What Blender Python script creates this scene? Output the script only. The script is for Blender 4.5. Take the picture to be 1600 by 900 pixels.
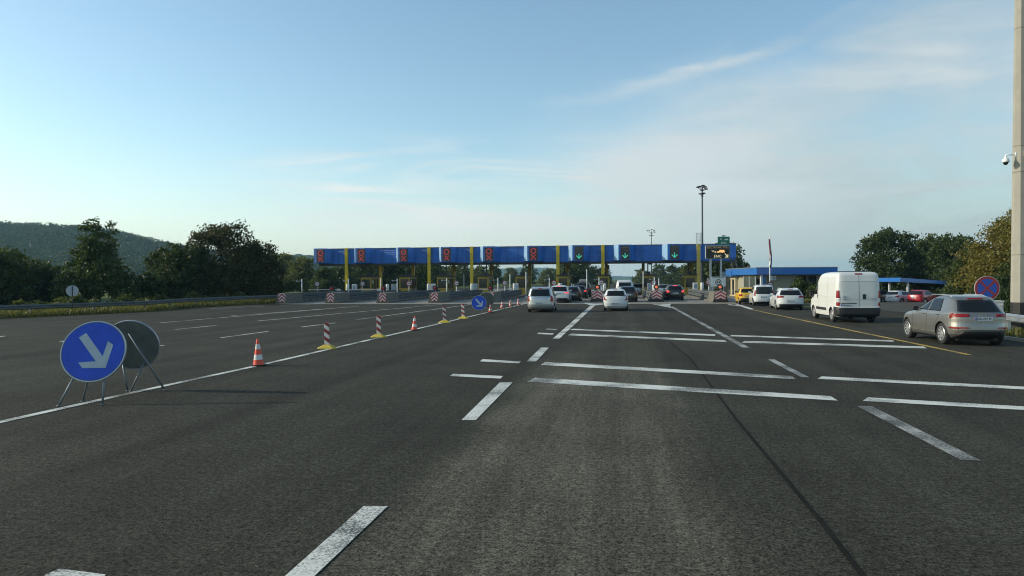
import bpy, bmesh, math, random
import numpy as np
from mathutils import Vector, Matrix

for o in list(bpy.data.objects):
    bpy.data.objects.remove(o, do_unlink=True)
SC = bpy.context.scene
COL = SC.collection
R = math.radians
PI = math.pi

# ------------------------------------------------------------------ camera
FPX = 1120.0            # focal length for a 1600 px wide frame
PITCH, ROLL = R(0.72), R(0.30)
EYE = Vector((0, 0, 2.2))
FW = Vector((0, math.cos(PITCH), -math.sin(PITCH)))
_r, _u = Vector((1, 0, 0)), Vector((0, math.sin(PITCH), math.cos(PITCH)))
RT = _r*math.cos(ROLL) - _u*math.sin(ROLL)
UP = _u*math.cos(ROLL) + _r*math.sin(ROLL)
cam = bpy.data.objects.new('camera', bpy.data.cameras.new('camera'))
COL.objects.link(cam)
cam.matrix_world = Matrix(((RT.x, UP.x, -FW.x, EYE.x), (RT.y, UP.y, -FW.y, EYE.y), (RT.z, UP.z, -FW.z, EYE.z), (0, 0, 0, 1)))
cam.data.sensor_width = 36
cam.data.lens = FPX/1600*36
cam.data.clip_start, cam.data.clip_end = 0.1, 20000
SC.camera = cam

# ------------------------------------------------------------------ world, sun, exposure
SUN_EL = R(22)
SUN_TO = Vector((-1.0, 0.07, 0)).normalized()*math.cos(SUN_EL) + Vector((0, 0, math.sin(SUN_EL)))
world = bpy.data.worlds.new('World')
SC.world = world
world.use_nodes = True
wt = world.node_tree
bg = wt.nodes['Background']
sky = wt.nodes.new('ShaderNodeTexSky')
sky.sky_type = 'NISHITA'
sky.sun_disc = False
sky.sun_elevation = SUN_EL
sky.sun_rotation = math.atan2(SUN_TO.x, SUN_TO.y)
sky.altitude = 100
sky.air_density, sky.dust_density, sky.ozone_density = 1.0, 0.9, 2.2
bg.inputs['Strength'].default_value = 0.15


def wn(kind, **kw):
    n = wt.nodes.new(kind)
    for k, v in kw.items():
        setattr(n, k, v)
    return n


def wmath(op, a, b=None, c=None):
    n = wn('ShaderNodeMath', operation=op)
    for i, x in enumerate((a, b, c)):
        if x is None:
            continue
        if isinstance(x, (int, float)):
            n.inputs[i].default_value = x
        else:
            wt.links.new(x, n.inputs[i])
    return n.outputs[0]


# thin cirrus: a noise on the plane the sky direction points through, denser to the right
tc = wn('ShaderNodeTexCoord')
sep = wn('ShaderNodeSeparateXYZ')
wt.links.new(tc.outputs['Generated'], sep.inputs[0])
X, Y, Z = sep.outputs
zc = wmath('MAXIMUM', wmath('ADD', Z, 0.10), 0.03)
px_, py_ = wmath('DIVIDE', X, zc), wmath('DIVIDE', Y, zc)
comb = wn('ShaderNodeCombineXYZ')
wt.links.new(px_, comb.inputs[0]); wt.links.new(py_, comb.inputs[1])


def cirrus(rot, scale, loc, detail, dist, lo, hi):
    m = wn('ShaderNodeMapping')
    m.inputs['Rotation'].default_value = (0, 0, R(rot))
    m.inputs['Scale'].default_value = scale
    m.inputs['Location'].default_value = loc
    wt.links.new(comb.outputs[0], m.inputs[0])
    n = wn('ShaderNodeTexNoise')
    n.inputs['Scale'].default_value = 1.0
    n.inputs['Detail'].default_value = detail
    n.inputs['Roughness'].default_value = 0.55
    n.inputs['Distortion'].default_value = dist
    wt.links.new(m.outputs[0], n.inputs['Vector'])
    r = wn('ShaderNodeMapRange', interpolation_type='SMOOTHSTEP')
    r.inputs['From Min'].default_value, r.inputs['From Max'].default_value = lo, hi
    wt.links.new(n.outputs['Fac'], r.inputs['Value'])
    return r.outputs[0]


def wsmooth(v, lo, hi):
    r = wn('ShaderNodeMapRange', interpolation_type='SMOOTHSTEP')
    r.inputs['From Min'].default_value, r.inputs['From Max'].default_value = lo, hi
    wt.links.new(v, r.inputs['Value'])
    return r.outputs[0]


azim = wmath('ARCTAN2', X, Y)
hyp = wmath('SQRT', wmath('ADD', wmath('MULTIPLY', X, X), wmath('MULTIPLY', Y, Y)))
elev = wmath('DIVIDE', Z, wmath('MAXIMUM', hyp, 0.05))
ae = wn('ShaderNodeCombineXYZ')
wt.links.new(azim, ae.inputs[0]); wt.links.new(elev, ae.inputs[1])
comb = ae


def band(v, a, b, c, d):                 # 0 below a, 1 from b to c, 0 above d
    return wmath('MULTIPLY', wsmooth(v, a, b), wmath('SUBTRACT', 1.0, wsmooth(v, c, d)))


# a veil of thin cloud under a slanting edge that rises to the right, a streak along that edge, low wisps in the middle
curve = wmath('ADD', wmath('ADD', wmath('MULTIPLY', azim, 0.009), 0.25), wmath('MULTIPLY', wmath('MULTIPLY', azim, azim), 0.476))
wob = wmath('MULTIPLY', wmath('SUBTRACT', cirrus(-12, (5, 9, 1), (2, 5, 0), 5, 0.6, 0.0, 1.0), 0.5), 0.11)
gap = wmath('SUBTRACT', curve, elev)
edge = wmath('ADD', gap, wob)
veil = wmath('MULTIPLY', wsmooth(edge, -0.015, 0.085), band(azim, -0.05, 0.30, 0.9, 1.5))
fibre = cirrus(-24, (3.2, 15, 1), (3.1, 1.7, 0), 7, 0.8, 0.33, 0.70)
clump = cirrus(-10, (4.5, 8, 1), (7.3, 2.2, 0), 6, 0.5, 0.35, 0.70)
wisp = cirrus(-7, (3.4, 26, 1), (11.3, 4.9, 0), 7, 0.9, 0.42, 0.72)
trail = wmath('MULTIPLY', wmath('SUBTRACT', 1.0, wsmooth(wmath('ABSOLUTE', wmath('SUBTRACT', wmath('ADD', gap, wmath('MULTIPLY', wob, 0.35)), 0.008)), 0.0, 0.013)), band(azim, 0.0, 0.16, 0.34, 0.62))
dens = wmath('MULTIPLY', veil, wmath('ADD', wmath('ADD', wmath('MULTIPLY', fibre, 0.34), wmath('MULTIPLY', clump, 0.30)), 0.36))
dens = wmath('ADD', dens, wmath('MULTIPLY', trail, wmath('ADD', wmath('MULTIPLY', fibre, 0.45), 0.12)))
dens = wmath('ADD', dens, wmath('MULTIPLY', wmath('MULTIPLY', wisp, 0.95), wmath('MULTIPLY', band(elev, 0.05, 0.10, 0.15, 0.21), band(azim, -0.42, -0.20, 0.25, 0.5))))
dens = wmath('ADD', dens, wmath('MULTIPLY', wmath('MULTIPLY', clump, 0.50), wmath('MULTIPLY', band(elev, 0.03, 0.08, 0.11, 0.2), band(azim, -0.40, -0.1, 0.5, 1.0))))
dens = wmath('ADD', dens, wmath('MULTIPLY', wsmooth(wmath('SUBTRACT', 0.20, elev), 0.0, 0.20), wmath('ADD', 0.12, wmath('MULTIPLY', band(azim, -1.6, -0.8, 0.9, 1.6), 0.36))))
dens = wmath('MINIMUM', dens, 0.88)
cloudc = wn('ShaderNodeMix', data_type='RGBA')
wt.links.new(wsmooth(azim, -0.2, 0.55), cloudc.inputs['Factor'])
cloudc.inputs['A'].default_value = (4.7, 4.9, 4.8, 1)
cloudc.inputs['B'].default_value = (2.3, 2.75, 2.85, 1)
bright = wn('ShaderNodeMix', data_type='RGBA')     # the denser fibres are whiter
wt.links.new(wmath('MULTIPLY', wmath('MULTIPLY', wmath('ADD', wmath('MULTIPLY', fibre, 0.7), wmath('MULTIPLY', clump, 0.5)), wsmooth(elev, 0.03, 0.14)), 0.75), bright.inputs['Factor'])
wt.links.new(cloudc.outputs['Result'], bright.inputs['A'])
bright.inputs['B'].default_value = (3.7, 4.0, 4.1, 1)
mixc = wn('ShaderNodeMix', data_type='RGBA')
wt.links.new(dens, mixc.inputs['Factor'])
tint = wn('ShaderNodeVectorMath', operation='MULTIPLY')      # the camera's cool white balance
wt.links.new(sky.outputs[0], tint.inputs[0])
tint.inputs[1].default_value = (1.05, 1.10, 0.98)
wt.links.new(tint.outputs[0], mixc.inputs['A'])
wt.links.new(bright.outputs['Result'], mixc.inputs['B'])
wt.links.new(mixc.outputs['Result'], bg.inputs['Color'])

sun = bpy.data.objects.new('sun', bpy.data.lights.new('sun', 'SUN'))
COL.objects.link(sun)
sun.data.energy = 3.0
sun.data.angle = R(0.53)
sun.data.color = (1.0, 0.92, 0.72)
sun.rotation_euler = SUN_TO.to_track_quat('Z', 'Y').to_euler()
sun.location = (-60, 0, 60)

SC.view_settings.view_transform = 'Standard'
SC.view_settings.look = 'None'
SC.view_settings.exposure = 0.38
SC.view_settings.gamma = 1.0
SC.view_settings.use_curve_mapping = False
SC.cycles.use_denoising = True
SC.cycles.filter_width = 1.1
SC.cycles.max_bounces = 6
SC.cycles.volume_bounces = 0
SC.cycles.transparent_max_bounces = 6


# ------------------------------------------------------------------ placing helpers
def ray(px, py):
    return (FW + RT*((px-800)/FPX) + UP*((450-py)/FPX))


def G(px, py, z=0.0):
    d = ray(px, py)
    t = (z-EYE.z)/d.z
    return EYE + d*t


def P(px, py, dist):
    d = ray(px, py)
    return EYE + d*(dist/d.y)


def zat(px, py, dist):
    return P(px, py, dist).z


ROAD_A = math.atan((970-800)/FPX)       # the road's direction, seen from above
UD = Vector((math.sin(ROAD_A), math.cos(ROAD_A), 0))
VD = Vector((math.cos(ROAD_A), -math.sin(ROAD_A), 0))


def sstep(x, a, b):
    t = min(1.0, max(0.0, (x-a)/(b-a)))
    return t*t*(3-2*t)


def gz(x, y):                            # the car park on the right lies lower, past a crest
    return -0.75*sstep(y, 61, 78)*sstep(x, 24.5, 31)


# ------------------------------------------------------------------ materials
MATS = {}


def mat(name, col, rough=0.6, metal=0.0, noise=0.0, nscale=3.0, coat=0.0, emit=None, estr=0.0, spec=0.5, bump=0.0, bscale=40.0, trans=0.0):
    if name in MATS:
        return MATS[name]
    m = bpy.data.materials.new(name)
    m.use_nodes = True
    nt = m.node_tree
    b = nt.nodes['Principled BSDF']
    b.inputs['Base Color'].default_value = (*col, 1)
    b.inputs['Roughness'].default_value = rough
    b.inputs['Metallic'].default_value = metal
    b.inputs['Specular IOR Level'].default_value = spec
    if coat:
        b.inputs['Coat Weight'].default_value = coat
        b.inputs['Coat Roughness'].default_value = 0.06
    if emit:
        b.inputs['Emission Color'].default_value = (*emit, 1)
        b.inputs['Emission Strength'].default_value = estr
    t = None
    if noise or bump:
        t = nt.nodes.new('ShaderNodeTexCoord')
    if noise:
        n = nt.nodes.new('ShaderNodeTexNoise')
        n.inputs['Scale'].default_value = nscale
        n.inputs['Detail'].default_value = 6
        n.inputs['Roughness'].default_value = 0.65
        nt.links.new(t.outputs['Object'], n.inputs['Vector'])
        r = nt.nodes.new('ShaderNodeMapRange')
        r.inputs['From Min'].default_value, r.inputs['From Max'].default_value = 0.25, 0.75
        r.inputs['To Min'].default_value, r.inputs['To Max'].default_value = 1-noise, 1+noise
        nt.links.new(n.outputs['Fac'], r.inputs['Value'])
        x = nt.nodes.new('ShaderNodeVectorMath')
        x.operation = 'SCALE'
        x.inputs[0].default_value = col
        nt.links.new(r.outputs[0], x.inputs['Scale'])
        nt.links.new(x.outputs[0], b.inputs['Base Color'])
    if bump:
        n2 = nt.nodes.new('ShaderNodeTexNoise')
        n2.inputs['Scale'].default_value = bscale
        n2.inputs['Detail'].default_value = 4
        nt.links.new(t.outputs['Object'], n2.inputs['Vector'])
        bp = nt.nodes.new('ShaderNodeBump')
        bp.inputs['Strength'].default_value = bump
        bp.inputs['Distance'].default_value = 0.02
        nt.links.new(n2.outputs['Fac'], bp.inputs['Height'])
        nt.links.new(bp.outputs[0], b.inputs['Normal'])
    MATS[name] = m
    return m


def leafmat(name, col, var=0.35, warm=(0.10, 0.09, 0.02), wfac=0.25, tl=0.3):
    if name in MATS:
        return MATS[name]
    m = bpy.data.materials.new(name)
    m.use_nodes = True
    nt = m.node_tree
    for n in list(nt.nodes):
        nt.nodes.remove(n)
    out = nt.nodes.new('ShaderNodeOutputMaterial')
    geo = nt.nodes.new('ShaderNodeNewGeometry')
    tcn = nt.nodes.new('ShaderNodeTexCoord')
    oi = nt.nodes.new('ShaderNodeObjectInfo')
    n = nt.nodes.new('ShaderNodeTexNoise')
    n.inputs['Scale'].default_value = 0.55
    n.inputs['Detail'].default_value = 3
    nt.links.new(tcn.outputs['Object'], n.inputs['Vector'])
    add = nt.nodes.new('ShaderNodeMath'); add.operation = 'MULTIPLY_ADD'
    nt.links.new(geo.outputs['Random Per Island'], add.inputs[0]); add.inputs[1].default_value = 0.5
    nt.links.new(n.outputs['Fac'], add.inputs[2])
    ad2 = nt.nodes.new('ShaderNodeMath'); ad2.operation = 'MULTIPLY_ADD'
    nt.links.new(oi.outputs['Random'], ad2.inputs[0]); ad2.inputs[1].default_value = 0.3
    nt.links.new(add.outputs[0], ad2.inputs[2])
    r = nt.nodes.new('ShaderNodeMapRange')
    r.inputs['From Min'].default_value, r.inputs['From Max'].default_value = 0.35, 1.25
    nt.links.new(ad2.outputs[0], r.inputs['Value'])
    cr = nt.nodes.new('ShaderNodeValToRGB')
    e = cr.color_ramp.elements
    e[0].position = 0.0; e[0].color = (col[0]*(1-var), col[1]*(1-var), col[2]*(1-var), 1)
    e[1].position = 1.0
    e[1].color = (col[0]*(1+var)*(1-wfac)+warm[0]*wfac, col[1]*(1+var)*(1-wfac)+warm[1]*wfac, col[2]*(1+var)*(1-wfac)+warm[2]*wfac, 1)
    nt.links.new(r.outputs[0], cr.inputs['Fac'])
    d = nt.nodes.new('ShaderNodeBsdfPrincipled')
    d.inputs['Roughness'].default_value = 0.55
    d.inputs['Specular IOR Level'].default_value = 0.25
    nt.links.new(cr.outputs[0], d.inputs['Base Color'])
    tr = nt.nodes.new('ShaderNodeBsdfTranslucent')
    sc = nt.nodes.new('ShaderNodeVectorMath'); sc.operation = 'MULTIPLY'
    nt.links.new(cr.outputs[0], sc.inputs[0]); sc.inputs[1].default_value = (1.25, 1.25, 0.6)
    nt.links.new(sc.outputs[0], tr.inputs['Color'])
    mx = nt.nodes.new('ShaderNodeMixShader'); mx.inputs[0].default_value = tl
    nt.links.new(d.outputs[0], mx.inputs[1]); nt.links.new(tr.outputs[0], mx.inputs[2])
    nt.links.new(mx.outputs[0], out.inputs['Surface'])
    MATS[name] = m
    return m


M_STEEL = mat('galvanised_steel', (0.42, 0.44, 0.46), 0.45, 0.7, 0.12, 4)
M_RAIL = mat('shaded_rail', (0.10, 0.108, 0.112), 0.65, 0.0, 0.25, 2, spec=0.2)  # rail steel darkened, the shade on it put into the colour
M_DARK = mat('dark_plastic', (0.016, 0.016, 0.018), 0.55)
M_BLACK = mat('black_rubber', (0.012, 0.012, 0.012), 0.8)
M_WHITE = mat('white_paint', (0.74, 0.74, 0.72), 0.45, 0, 0.06, 3)
M_CONC = mat('raw_concrete', (0.125, 0.115, 0.093), 0.9, 0, 0.22, 1.6, bump=0.3, bscale=30)
M_YEL = mat('yellow_steel', (0.55, 0.40, 0.015), 0.42, 0, 0.14, 1.5)
M_YELB = mat('yellow_booth_paint', (0.26, 0.185, 0.012), 0.5, 0, 0.15, 2)
M_RED = mat('red_reflective', (0.27, 0.022, 0.032), 0.5)
M_PINKW = mat('white_reflective', (0.58, 0.50, 0.48), 0.5, 0, 0.1, 6)
M_GLASS = mat('dark_glass', (0.010, 0.012, 0.014), 0.06, 0, spec=0.35)
M_CHROME = mat('chrome', (0.7, 0.7, 0.7), 0.15, 1.0)
M_RIM = mat('alloy', (0.62, 0.62, 0.62), 0.32, 0.75)
M_TYRE = mat('tyre_rubber', (0.018, 0.018, 0.018), 0.85)
M_LAMPR = mat('red_lens', (0.20, 0.008, 0.010), 0.3, 0, coat=0.0, spec=0.25, emit=(1, 0.03, 0.03), estr=0.02)
M_LAMPON = mat('red_lens_lit', (0.5, 0.02, 0.02), 0.2, 0, coat=0.6, emit=(1, 0.05, 0.05), estr=1.0)
M_CLEAR = mat('clear_lens', (0.62, 0.62, 0.63), 0.15, 0.2, coat=0.5)
M_PLATE = mat('plate_white', (0.55, 0.57, 0.60), 0.4)
M_PLATEB = mat('plate_blue', (0.02, 0.06, 0.35), 0.4)
M_INK = mat('plate_ink', (0.02, 0.02, 0.025), 0.5)


# ------------------------------------------------------------------ mesh builder
class MB:
    def __init__(s):
        s.v, s.f, s.m, s.sm = [], [], [], []

    def face(s, pts, m=0, smooth=False):
        i = len(s.v)
        s.v += [tuple(p) for p in pts]
        s.f.append(tuple(range(i, i+len(pts))))
        s.m.append(m); s.sm.append(smooth)

    def raw(s, verts, faces, m=0, smooth=False):
        i = len(s.v)
        s.v += [tuple(p) for p in verts]
        for f in faces:
            s.f.append(tuple(i+k for k in f)); s.m.append(m); s.sm.append(smooth)
        return s

    def box(s, c, d, m=0, rot=0.0):
        cx, cy, cz = c
        hx, hy, hz = d[0]/2, d[1]/2, d[2]/2
        ca, sa = math.cos(rot), math.sin(rot)
        vs = []
        for z in (-hz, hz):
            for (x, y) in ((-hx, -hy), (hx, -hy), (hx, hy), (-hx, hy)):
                vs.append((cx+x*ca-y*sa, cy+x*sa+y*ca, cz+z))
        return s.raw(vs, [(3, 2, 1, 0), (4, 5, 6, 7), (0, 1, 5, 4), (1, 2, 6, 5), (2, 3, 7, 6), (3, 0, 4, 7)], m)

    def cyl(s, a, b, r0, r1=None, n=16, m=0, caps=True):
        a, b = Vector(a), Vector(b)
        r1 = r0 if r1 is None else r1
        ax = (b-a).normalized()
        t = Vector((0, 0, 1)) if abs(ax.z) < 0.9 else Vector((1, 0, 0))
        e1 = ax.cross(t).normalized(); e2 = ax.cross(e1)
        vs = []
        for (c, r) in ((a, r0), (b, r1)):
            for k in range(n):
                q = 2*PI*k/n
                vs.append(c+e1*(r*math.cos(q))+e2*(r*math.sin(q)))
        s.raw(vs, [(k, (k+1) % n, n+(k+1) % n, n+k) for k in range(n)], m, True)
        if caps:
            s.raw(vs[:n], [tuple(range(n-1, -1, -1))], m)
            s.raw(vs[n:], [tuple(range(n))], m)
        return s

    def tube(s, pts, r, n=8, m=0):
        for a, b in zip(pts[:-1], pts[1:]):
            s.cyl(a, b, r, r, n, m)
        return s

    def lathe(s, prof, n=24, m=0, axis='z', c=(0, 0, 0)):
        vs = []
        for (r, h) in prof:
            for k in range(n):
                q = 2*PI*k/n
                x, y = r*math.cos(q), r*math.sin(q)
                p = (x, y, h) if axis == 'z' else ((h, x, y) if axis == 'x' else (x, h, y))
                vs.append((p[0]+c[0], p[1]+c[1], p[2]+c[2]))
        fs = []
        for j in range(len(prof)-1):
            for k in range(n):
                fs.append((j*n+k, j*n+(k+1) % n, (j+1)*n+(k+1) % n, (j+1)*n+k))
        return s.raw(vs, fs, m, True)

    def plate(s, poly, y0, y1, m=0):
        """polygon in (x,z), facing -y, with thickness from y0 (front) to y1 (back)"""
        n = len(poly)
        vs = [(x, y0, z) for x, z in poly]+[(x, y1, z) for x, z in poly]
        fs = [tuple(range(n)), tuple(range(2*n-1, n-1, -1))]+[(k, n+k, n+(k+1) % n, (k+1) % n) for k in range(n)]
        return s.raw(vs, fs, m)

    def slab(s, poly, z0, z1, m=0):
        """polygon in (x,y) extruded up"""
        n = len(poly)
        vs = [(x, y, z0) for x, y in poly]+[(x, y, z1) for x, y in poly]
        fs = [tuple(range(n-1, -1, -1)), tuple(range(n, 2*n))]+[(k, (k+1) % n, n+(k+1) % n, n+k) for k in range(n)]
        return s.raw(vs, fs, m)

    def ringplate(s, r0, r1, y0, y1, cx, cz, m=0, n=28):
        vs = []
        for (r, y) in ((r0, y0), (r1, y0), (r1, y1), (r0, y1)):
            for k in range(n):
                q = 2*PI*k/n
                vs.append((cx+r*math.cos(q), y, cz+r*math.sin(q)))
        fs = []
        for j in range(4):
            for k in range(n):
                a, b = j*n, ((j+1) % 4)*n
                fs.append((a+k, a+(k+1) % n, b+(k+1) % n, b+k))
        return s.raw(vs, fs, m)

    def disc(s, r, y0, y1, cx, cz, m=0, n=28):
        return s.plate([(cx+r*math.cos(2*PI*k/n), cz+r*math.sin(2*PI*k/n)) for k in range(n)], y0, y1, m)


def obj(name, mb, mats, parent=None, loc=(0, 0, 0), rot=(0, 0, 0), bevel=0.0, fix=True, sharp=None):
    me = bpy.data.meshes.new(name)
    me.from_pydata(mb.v, [], mb.f)
    for m in (mats if isinstance(mats, (list, tuple)) else [mats]):
        me.materials.append(m)
    me.polygons.foreach_set('material_index', mb.m)
    me.polygons.foreach_set('use_smooth', mb.sm)
    if fix:
        bm = bmesh.new(); bm.from_mesh(me)
        bmesh.ops.remove_doubles(bm, verts=bm.verts, dist=1e-5)
        bmesh.ops.recalc_face_normals(bm, faces=bm.faces)
        bm.to_mesh(me); bm.free()
    if sharp:
        me.set_sharp_from_angle(angle=R(sharp))
    me.update()
    o = bpy.data.objects.new(name, me)
    COL.objects.link(o)
    o.location, o.rotation_euler = loc, rot
    if parent:
        o.parent = parent
    if bevel:
        b = o.modifiers.new('bevel', 'BEVEL'); b.width = bevel; b.segments = 2; b.limit_method = 'ANGLE'
    return o


def tag(o, label=None, cat=None, group=None, kind=None):
    if label: o['label'] = label
    if cat: o['category'] = cat
    if group: o['group'] = group
    if kind: o['kind'] = kind
    return o


def thing(name, label, cat, loc=(0, 0, 0), rz=0.0, group=None):
    o = bpy.data.objects.new(name, None)
    o.empty_display_size = 0.2
    COL.objects.link(o)
    o.location = loc
    o.rotation_euler = (0, 0, rz)
    return tag(o, label, cat, group)


def copy_tree(o, parent=None):
    c = o.copy(); COL.objects.link(c)
    if parent: c.parent = parent
    for ch in list(o.children):
        copy_tree(ch, c)
    return c


def text_mesh(body, size, depth=0.004, bold=0.0, spacing=1.0):
    cu = bpy.data.curves.new('lettering', 'FONT')
    cu.body = body; cu.size = size; cu.extrude = depth/2; cu.align_x = 'CENTER'; cu.align_y = 'CENTER'
    cu.offset = bold; cu.space_character = spacing; cu.resolution_u = 3
    o = bpy.data.objects.new('lettering', cu); COL.objects.link(o)
    dg = bpy.context.evaluated_depsgraph_get()
    me = bpy.data.meshes.new_from_object(o.evaluated_get(dg))
    bpy.data.objects.remove(o, do_unlink=True)
    return me


def text(name, body, size, m, parent, loc, rot=(PI/2, 0, 0), depth=0.004, bold=0.0, spacing=1.0, sx=1.0):
    me = text_mesh(body, size, depth, bold, spacing)
    me.name = name
    me.materials.clear(); me.materials.append(m)
    o = bpy.data.objects.new(name, me); COL.objects.link(o)
    o.parent = parent; o.location = loc; o.rotation_euler = rot; o.scale = (sx, 1, 1)
    return o
# ================================================================== SETTING
def node_chain(name):
    m = bpy.data.materials.new(name); m.use_nodes = True
    return m, m.node_tree, m.node_tree.nodes['Principled BSDF']


def asphalt(name, base, light, streak=1.0, rough=0.92):
    m, nt, b = node_chain(name)
    N, L = nt.nodes.new, nt.links.new
    tcn = N('ShaderNodeTexCoord')
    mp = N('ShaderNodeMapping'); mp.inputs['Rotation'].default_value = (0, 0, ROAD_A)
    L(tcn.outputs['Object'], mp.inputs[0])          # x = across the lanes, y = along them

    def noise(vec, scale, detail=4, rough=0.6, sc=(1, 1, 1)):
        mm = N('ShaderNodeMapping'); mm.inputs['Scale'].default_value = sc
        L(vec, mm.inputs[0])
        n = N('ShaderNodeTexNoise'); n.inputs['Scale'].default_value = scale
        n.inputs['Detail'].default_value = detail; n.inputs['Roughness'].default_value = rough
        L(mm.outputs[0], n.inputs['Vector'])
        return n.outputs['Fac']

    def rng(v, a, b_, c, d, smooth=False):
        r = N('ShaderNodeMapRange')
        if smooth: r.interpolation_type = 'SMOOTHSTEP'
        for k, x in zip(('From Min', 'From Max', 'To Min', 'To Max'), (a, b_, c, d)):
            r.inputs[k].default_value = x
        L(v, r.inputs['Value'])
        return r.outputs[0]

    def mth(op, a, c):
        n = N('ShaderNodeMath'); n.operation = op
        for i, x in enumerate((a, c)):
            if isinstance(x, (int, float)): n.inputs[i].default_value = x
            else: L(x, n.inputs[i])
        return n.outputs[0]
    v = mp.outputs[0]
    grit = noise(v, 55, 3, 0.75)
    vor = N('ShaderNodeTexVoronoi'); vor.inputs['Scale'].default_value = 75; L(v, vor.inputs['Vector'])
    chips = rng(vor.outputs['Distance'], 0.0, 0.55, 1.35, 0.72)
    bn = mth('ADD', mth('MULTIPLY', noise(v, 19, 2, 0.7), 0.45), mth('MULTIPLY', noise(v, 40, 2, 0.7), 0.55))
    blot = rng(bn, 0.38, 0.62, 0.25, 1.85)
    blot2 = rng(noise(v, 8, 3, 0.7), 0.34, 0.66, 0.76, 1.24)
    pale = rng(noise(v, 34, 1, 0.5), 0.66, 0.74, 0.0, 1.0)
    mott = mth('MULTIPLY', rng(noise(v, 0.45, 5, 0.65), 0.3, 0.7, 0.80, 1.22), rng(noise(v, 0.11, 3, 0.5), 0.35, 0.65, 0.88, 1.14))
    strk = rng(noise(v, 1.0, 4, 0.6, (1.1, 0.035, 1)), 0.32, 0.68, 1-0.20*streak, 1+0.24*streak)
    sx = N('ShaderNodeSeparateXYZ'); L(v, sx.inputs[0])
    # the two worn wheel paths of the lane
    wob = mth('ADD', sx.outputs[0], mth('MULTIPLY', mth('SUBTRACT', noise(v, 0.35, 2), 0.5), 0.9))
    lane = mth('MULTIPLY', rng(wob, -2.35, -1.7, 0, 1, True), rng(wob, 0.5, 1.3, 1, 0, True))
    lane = mth('MULTIPLY', lane, rng(sx.outputs[1], 15, 22, 1, 0.25, True))
    ruts = rng(noise(v, 1.0, 5, 0.7, (2.2, 0.10, 1)), 0.30, 0.72, 0.25, 1.0)
    lane = mth('MULTIPLY', lane, ruts)
    lanef = N('ShaderNodeMath'); lanef.operation = 'PINGPONG'; L(mth('ADD', wob, 0.4), lanef.inputs[0]); lanef.inputs[1].default_value = 2.9
    drip = mth('MULTIPLY', rng(lanef.outputs[0], 0.0, 0.8, 1, 0, True), rng(noise(v, 1.0, 4, 0.7, (0.8, 0.06, 1)), 0.40, 0.68, 0.0, 1.0))
    mott = mth('MULTIPLY', mott, mth('SUBTRACT', 1.0, mth('MULTIPLY', drip, 0.34*streak)))
    spot = rng(noise(v, 0.9, 4, 0.75), 0.66, 0.74, 1.0, 0.62)
    mott = mth('MULTIPLY', mott, spot)
    k = mth('MULTIPLY', mth('MULTIPLY', mth('MULTIPLY', blot, blot2), mth('MULTIPLY', mott, strk)), mth('MULTIPLY', chips, rng(grit, 0.25, 0.75, 0.55, 1.45)))
    mixn = N('ShaderNodeMix'); mixn.data_type = 'RGBA'
    L(mth('MULTIPLY', lane, 1.0 if streak else 0.0), mixn.inputs['Factor'])
    mixn.inputs['A'].default_value = (*base, 1); mixn.inputs['B'].default_value = (*light, 1)
    s = N('ShaderNodeVectorMath'); s.operation = 'SCALE'
    L(mixn.outputs['Result'], s.inputs[0]); L(k, s.inputs['Scale'])
    m2 = N('ShaderNodeMix'); m2.data_type = 'RGBA'
    L(mth('MULTIPLY', pale, 0.5), m2.inputs['Factor']); L(s.outputs[0], m2.inputs['A'])
    m2.inputs['B'].default_value = (0.13, 0.125, 0.11, 1)
    L(m2.outputs['Result'], b.inputs['Base Color'])
    b.inputs['Roughness'].default_value = rough
    b.inputs['Specular IOR Level'].default_value = 0.11
    bp = N('ShaderNodeBump'); bp.inputs['Strength'].default_value = 0.8; bp.inputs['Distance'].default_value = 0.014
    L(mth('ADD', mth('MULTIPLY', grit, 0.4), bn), bp.inputs['Height'])
    L(bp.outputs[0], b.inputs['Normal'])
    return m


def paint(name, col, wear, under=(0.06, 0.06, 0.055)):
    m, nt, b = node_chain(name)
    N, L = nt.nodes.new, nt.links.new
    tcn = N('ShaderNodeTexCoord')
    n = N('ShaderNodeTexNoise'); n.inputs['Scale'].default_value = 42; n.inputs['Detail'].default_value = 5; n.inputs['Roughness'].default_value = 0.7
    n2 = N('ShaderNodeTexNoise'); n2.inputs['Scale'].default_value = 0.9; n2.inputs['Detail'].default_value = 4
    L(tcn.outputs['Object'], n.inputs['Vector']); L(tcn.outputs['Object'], n2.inputs['Vector'])
    a = N('ShaderNodeMath'); a.operation = 'MULTIPLY_ADD'
    L(n2.outputs['Fac'], a.inputs[0]); a.inputs[1].default_value = 0.85; L(n.outputs['Fac'], a.inputs[2])
    r = N('ShaderNodeMapRange')
    r.inputs['From Min'].default_value, r.inputs['From Max'].default_value = 1.00-wear*0.30, 1.17-wear*0.22
    L(a.outputs[0], r.inputs['Value'])
    mx = N('ShaderNodeMix'); mx.data_type = 'RGBA'
    L(r.outputs[0], mx.inputs['Factor'])
    mx.inputs['A'].default_value = (*col, 1); mx.inputs['B'].default_value = (*under, 1)
    L(mx.outputs['Result'], b.inputs['Base Color'])
    b.inputs['Roughness'].default_value = 0.75
    return m


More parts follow.
